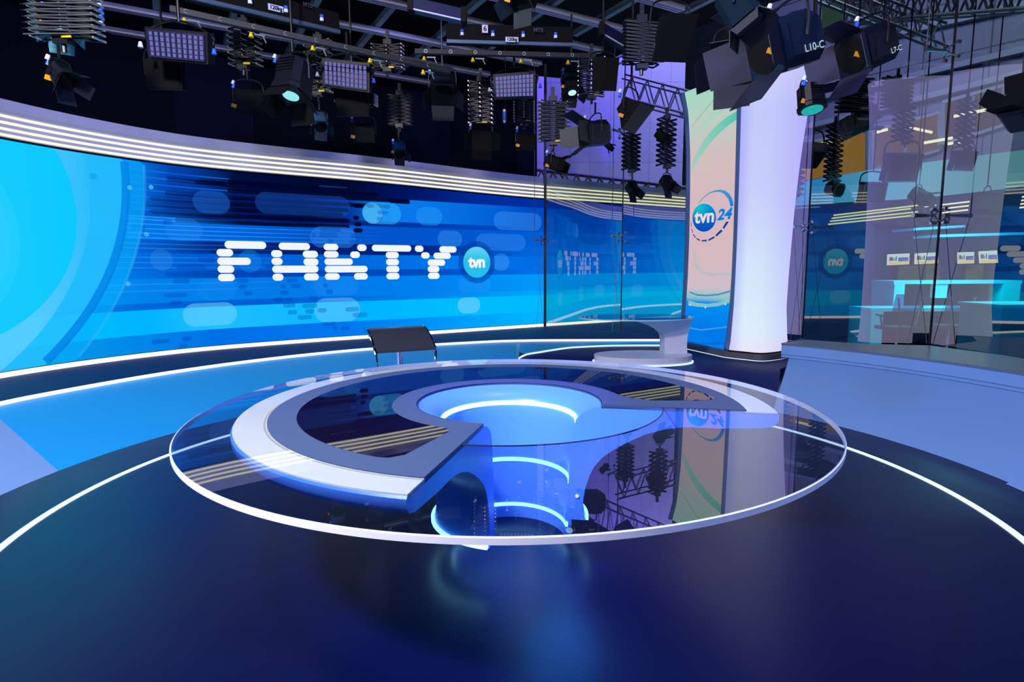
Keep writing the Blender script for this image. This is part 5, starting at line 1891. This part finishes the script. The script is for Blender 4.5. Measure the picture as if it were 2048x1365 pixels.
# newsroom chairs
def chair(cx, Y, label):
    P = at(cx, 690, Y)
    zf = 0.0
    g = thing('office_chair', label, 'chair', (P.x, Y, zf), 'newsroom chairs')
    mb = MB()
    for k in range(5):
        a = 2 * PI * k / 5 + .3
        mb.bar((P.x, Y, .10), (P.x + .32 * math.cos(a), Y + .32 * math.sin(a), .06), .035, .03)
    mb.build('star_base', M['chrome'], g)
    for k in range(5):
        a = 2 * PI * k / 5 + .3
        q = Vector((P.x + .32 * math.cos(a), Y + .32 * math.sin(a), .03))
        mb = MB()
        mb.cyl(q - Vector((.015, 0, 0)), q + Vector((.015, 0, 0)), .03, 10)
        mb.build('caster', M['matte_black'], g)
    mb = MB()
    mb.cyl((P.x, Y, .10), (P.x, Y, .46), .028, 10)
    mb.build('gas_lift', M['chrome'], g)
    mb = MB()
    mb.box((P.x, Y, .49), (.48, .46, .06))
    mb.build('seat', M['housing'], g)
    mb = MB()
    n = 8
    rg = []
    for i in range(n + 1):
        t = i / n
        z = .58 + .48 * t
        w = .21 + .03 * math.sin(t * PI)
        rg.append([mb.p((P.x + w * u, Y - .24 - .05 * t + .05 * u * u, z)) for u in (-1, -.5, 0, .5, 1)])
    for a, b in zip(rg, rg[1:]):
        for k in range(4):
            mb.face((a[k], a[k + 1], b[k + 1], b[k]))
    mb.build('backrest', bpy.data.materials.get('chair_mesh') or glass('chair_mesh', 1.3, (150, 150, 190), .3, (70, 66, 110)), g, smooth=True)
    for sx in (-1, 1):
        mb = MB()
        mb.tube([(P.x + sx * .10, Y - .10, .47), (P.x + sx * .12, Y - .26, .55), (P.x + sx * .2, Y - .28, 1.0)], .016, 6)
        mb.build('back_support', M['steel'], g)
        mb = MB()
        mb.tube([(P.x + sx * .25, Y, .48), (P.x + sx * .29, Y, .68), (P.x + sx * .29, Y - .2, .70), (P.x + sx * .29, Y + .12, .70)], .016, 6)
        mb.build('armrest', M['matte_black'], g)
chair(1792, 9.7, 'office chair at the left of the teal newsroom desk')
chair(1893, 9.9, 'office chair at the middle of the teal newsroom desk, right of the glass seam')
# things hanging in the hall beyond the glass
pantograph(1712, 150, 232, 80, 10.5, 'broad black scissor hanger behind the glass above the column reflections', 7, .3, False, True, .024)
pantograph(1796, 152, 222, 66, 11.0, 'second broad black scissor hanger behind the glass near the high fitting', 7, .3, False, True, .024)
pantograph(1671, 246, 368, 34, 11.5, 'tall thin scissor hanger behind the glass above a round lamp', 11, .3, False, False, .020)
pantograph(1592, 318, 395, 36, 11.5, 'scissor hanger behind the glass beside the column waist', 6, .3, False, False, .020)
pantograph(1935, 196, 302, 36, 11.0, 'scissor hanger behind the glass above the wide dark lamp at right', 8, .3, False, False, .020)
pantograph(1810, 200, 290, 44, 11.3, 'scissor hanger behind the glass inside the column reflection', 7, .3, False, False, .020)
DK = pbr('brown_black', (30, 24, 28), .6)
lamp(1705, 252, 10.8, 38, (.85, -.3, .45), 'slanted dark green lamp behind the glass left of the column reflection', body=pbr('dark_green', (14, 34, 36), .6), doorm=pbr('dark_green_door', (14, 34, 36), .6), tagc=False, hang=9.0, group='lamps behind the glass')
lamp(1668, 378, 11.5, 24, (.3, -.8, -.3), 'round dark lamp hanging in front of the blue banner', body=DK, doors=False, tagc=False, hang=9.0, group='lamps behind the glass')
lamp(1744, 386, 11.5, 48, (.1, -1, -.2), 'wide dark flood hanging in front of the blue banner', 'box', body=DK, doors=False, tagc=False, hang=9.0, group='lamps behind the glass')
lamp(1612, 312, 11.0, 60, (0, -.5, -.9), 'dark flood lamp beside the column waist behind the glass', 'box', body=pbr('teal_dark', (8, 22, 36), .5), doors=False, tagc=False, hang=9.0, group='lamps behind the glass')
lamp(1925, 322, 11.0, 44, (.1, -1, -.3), 'wide dark flood hanging right of the tall glass seam', 'box', body=pbr('violet_dark', (24, 26, 50), .5), doors=False, tagc=False, hang=9.0, group='lamps behind the glass')
lamp(1838, 392, 11.0, 26, (.5, -.6, -.5), 'small dark lamp cluster left of the tall glass seam', body=M['matte_black'], doorm=M['matte_black'], tagc=False, hang=9.0, group='lamps behind the glass')
lamp(1972, 408, 11.5, 40, (.9, -.4, -.1), 'dark lamp among the light lines at the right behind the glass', body=M['matte_black'], doorm=M['matte_black'], tagc=False, hang=9.0, group='lamps behind the glass')
lamp(1802, 335, 11.2, 62, (.0, -1, -.35), 'broad dark flood seen through the column reflection', 'box', body=pbr('navy_flood', (10, 14, 40), .5), doors=False, tagc=False, hang=9.0, group='lamps behind the glass')
# ================================================================== LIGHT & RENDER SETTINGS
w = bpy.data.worlds.new('world')
sc.world = w
w.use_nodes = True
w.node_tree.nodes['Background'].inputs[0].default_value = (0.02, 0.03, 0.08, 1)
w.node_tree.nodes['Background'].inputs[1].default_value = 0.25

def area(name, loc, target, size, energy, rgb, shape='DISK'):
    l = bpy.data.lights.new(name, 'AREA')
    l.shape = shape
    l.size = size
    l.energy = energy
    l.color = lin(rgb)
    o = bpy.data.objects.new(name, l)
    COL.objects.link(o)
    o.location = loc
    o.rotation_euler = (Vector(target) - Vector(loc)).to_track_quat('-Z', 'Y').to_euler()
    return o
def spot(name, loc, target, energy, rgb, angle=40, blend=0.6, size=0.08):
    l = bpy.data.lights.new(name, 'SPOT')
    l.energy = energy
    l.color = lin(rgb)
    l.spot_size = math.radians(angle)
    l.spot_blend = blend
    l.shadow_soft_size = size
    o = bpy.data.objects.new(name, l)
    COL.objects.link(o)
    o.location = loc
    o.rotation_euler = (Vector(target) - Vector(loc)).to_track_quat('-Z', 'Y').to_euler()
    return o
area('studio_softlight', (-2.4, 0.6, 4.6), (-0.4, 3.0, 0.7), 0.6, 520, (255, 247, 238))
area('studio_softlight', (2.6, 0.2, 4.6), (1.2, 4.0, 0.5), 0.6, 110, (150, 175, 255))
spot('studio_spot', (0.5, 3.9, 4.75), (0.02, 3.25, 0.75), 800, (92, 70, 255), 18)
spot('studio_spot', (-0.3, 3.7, 4.75), (0.0, 3.1, 0.3), 160, (50, 100, 255), 22)
l = bpy.data.lights.new('desk_core_fill', 'POINT')  # added fill without a fixture, brightens the blue end faces of the desk
l.energy = 5
l.color = lin((40, 140, 255))
l.shadow_soft_size = 0.2
o = bpy.data.objects.new('desk_core_fill', l)
COL.objects.link(o)
o.location = (0.22, 2.72, 0.42)
area('rig_fill', (-0.4, -0.6, 4.9), (0.0, 8.0, 4.5), 0.8, 190, (185, 185, 255))  # added fill without a fixture, brightens the ceiling rig
# blue wash on the low walls and riser
spot('wash_spot', (0.5, 1.0, 4.9), (-3.6, 6.6, 0.2), 420, (60, 150, 255), 60)
spot('wash_spot', (-1.0, 1.0, 4.9), (4.3, 4.8, 0.3), 330, (90, 140, 255), 55)
spot('wash_spot', (1.0, 2.0, 4.9), (-4.1, 4.2, 0.3), 150, (150, 140, 255), 40)
# cornice wash
for (x, y), (tx_, ty_) in (((-2.6, 5.6), (-5.2, 8.0)), ((-0.6, 7.4), (-2.6, 10.2)), ((1.4, 9.0), (0.2, 11.8))):
    spot('cornice_spot', (x, y, 4.6), (tx_, ty_, 3.2), 120, (150, 155, 255), 75, 1.0)
# hall behind the glass
area('hall_light', (3.5, 14.2, 9.5), (3.6, 19.0, 6.0), 2.5, 420, (84, 48, 255))
area('hall_light', (5.2, 15.0, 11.0), (5.0, 19.0, 9.0), 1.5, 480, (180, 165, 255))
spot('hall_uplight', (3.05, 18.35, 3.2), (3.05, 18.9, 7.0), 900, (60, 40, 255), 30, 1.0, 0.1)
area('hall_light', (8.5, 11.5, 10.5), (12.0, 18.5, 5.0), 3.0, 520, (185, 205, 235))
area('newsroom_light', (8.0, 10.0, 3.0), (8.2, 10.9, 0.6), 1.6, 260, (110, 220, 245))

sc.view_settings.view_transform = 'Standard'
sc.view_settings.look = 'None'
sc.view_settings.exposure = 0.0
sc.view_settings.gamma = 1.0
sc.view_settings.use_curve_mapping = False
cy = sc.cycles
cy.max_bounces = 8
cy.diffuse_bounces = 3
cy.glossy_bounces = 5
cy.transmission_bounces = 4
cy.transparent_max_bounces = 40
cy.caustics_reflective = False
cy.caustics_refractive = False
cy.sample_clamp_indirect = 4.0
cy.use_denoising = True
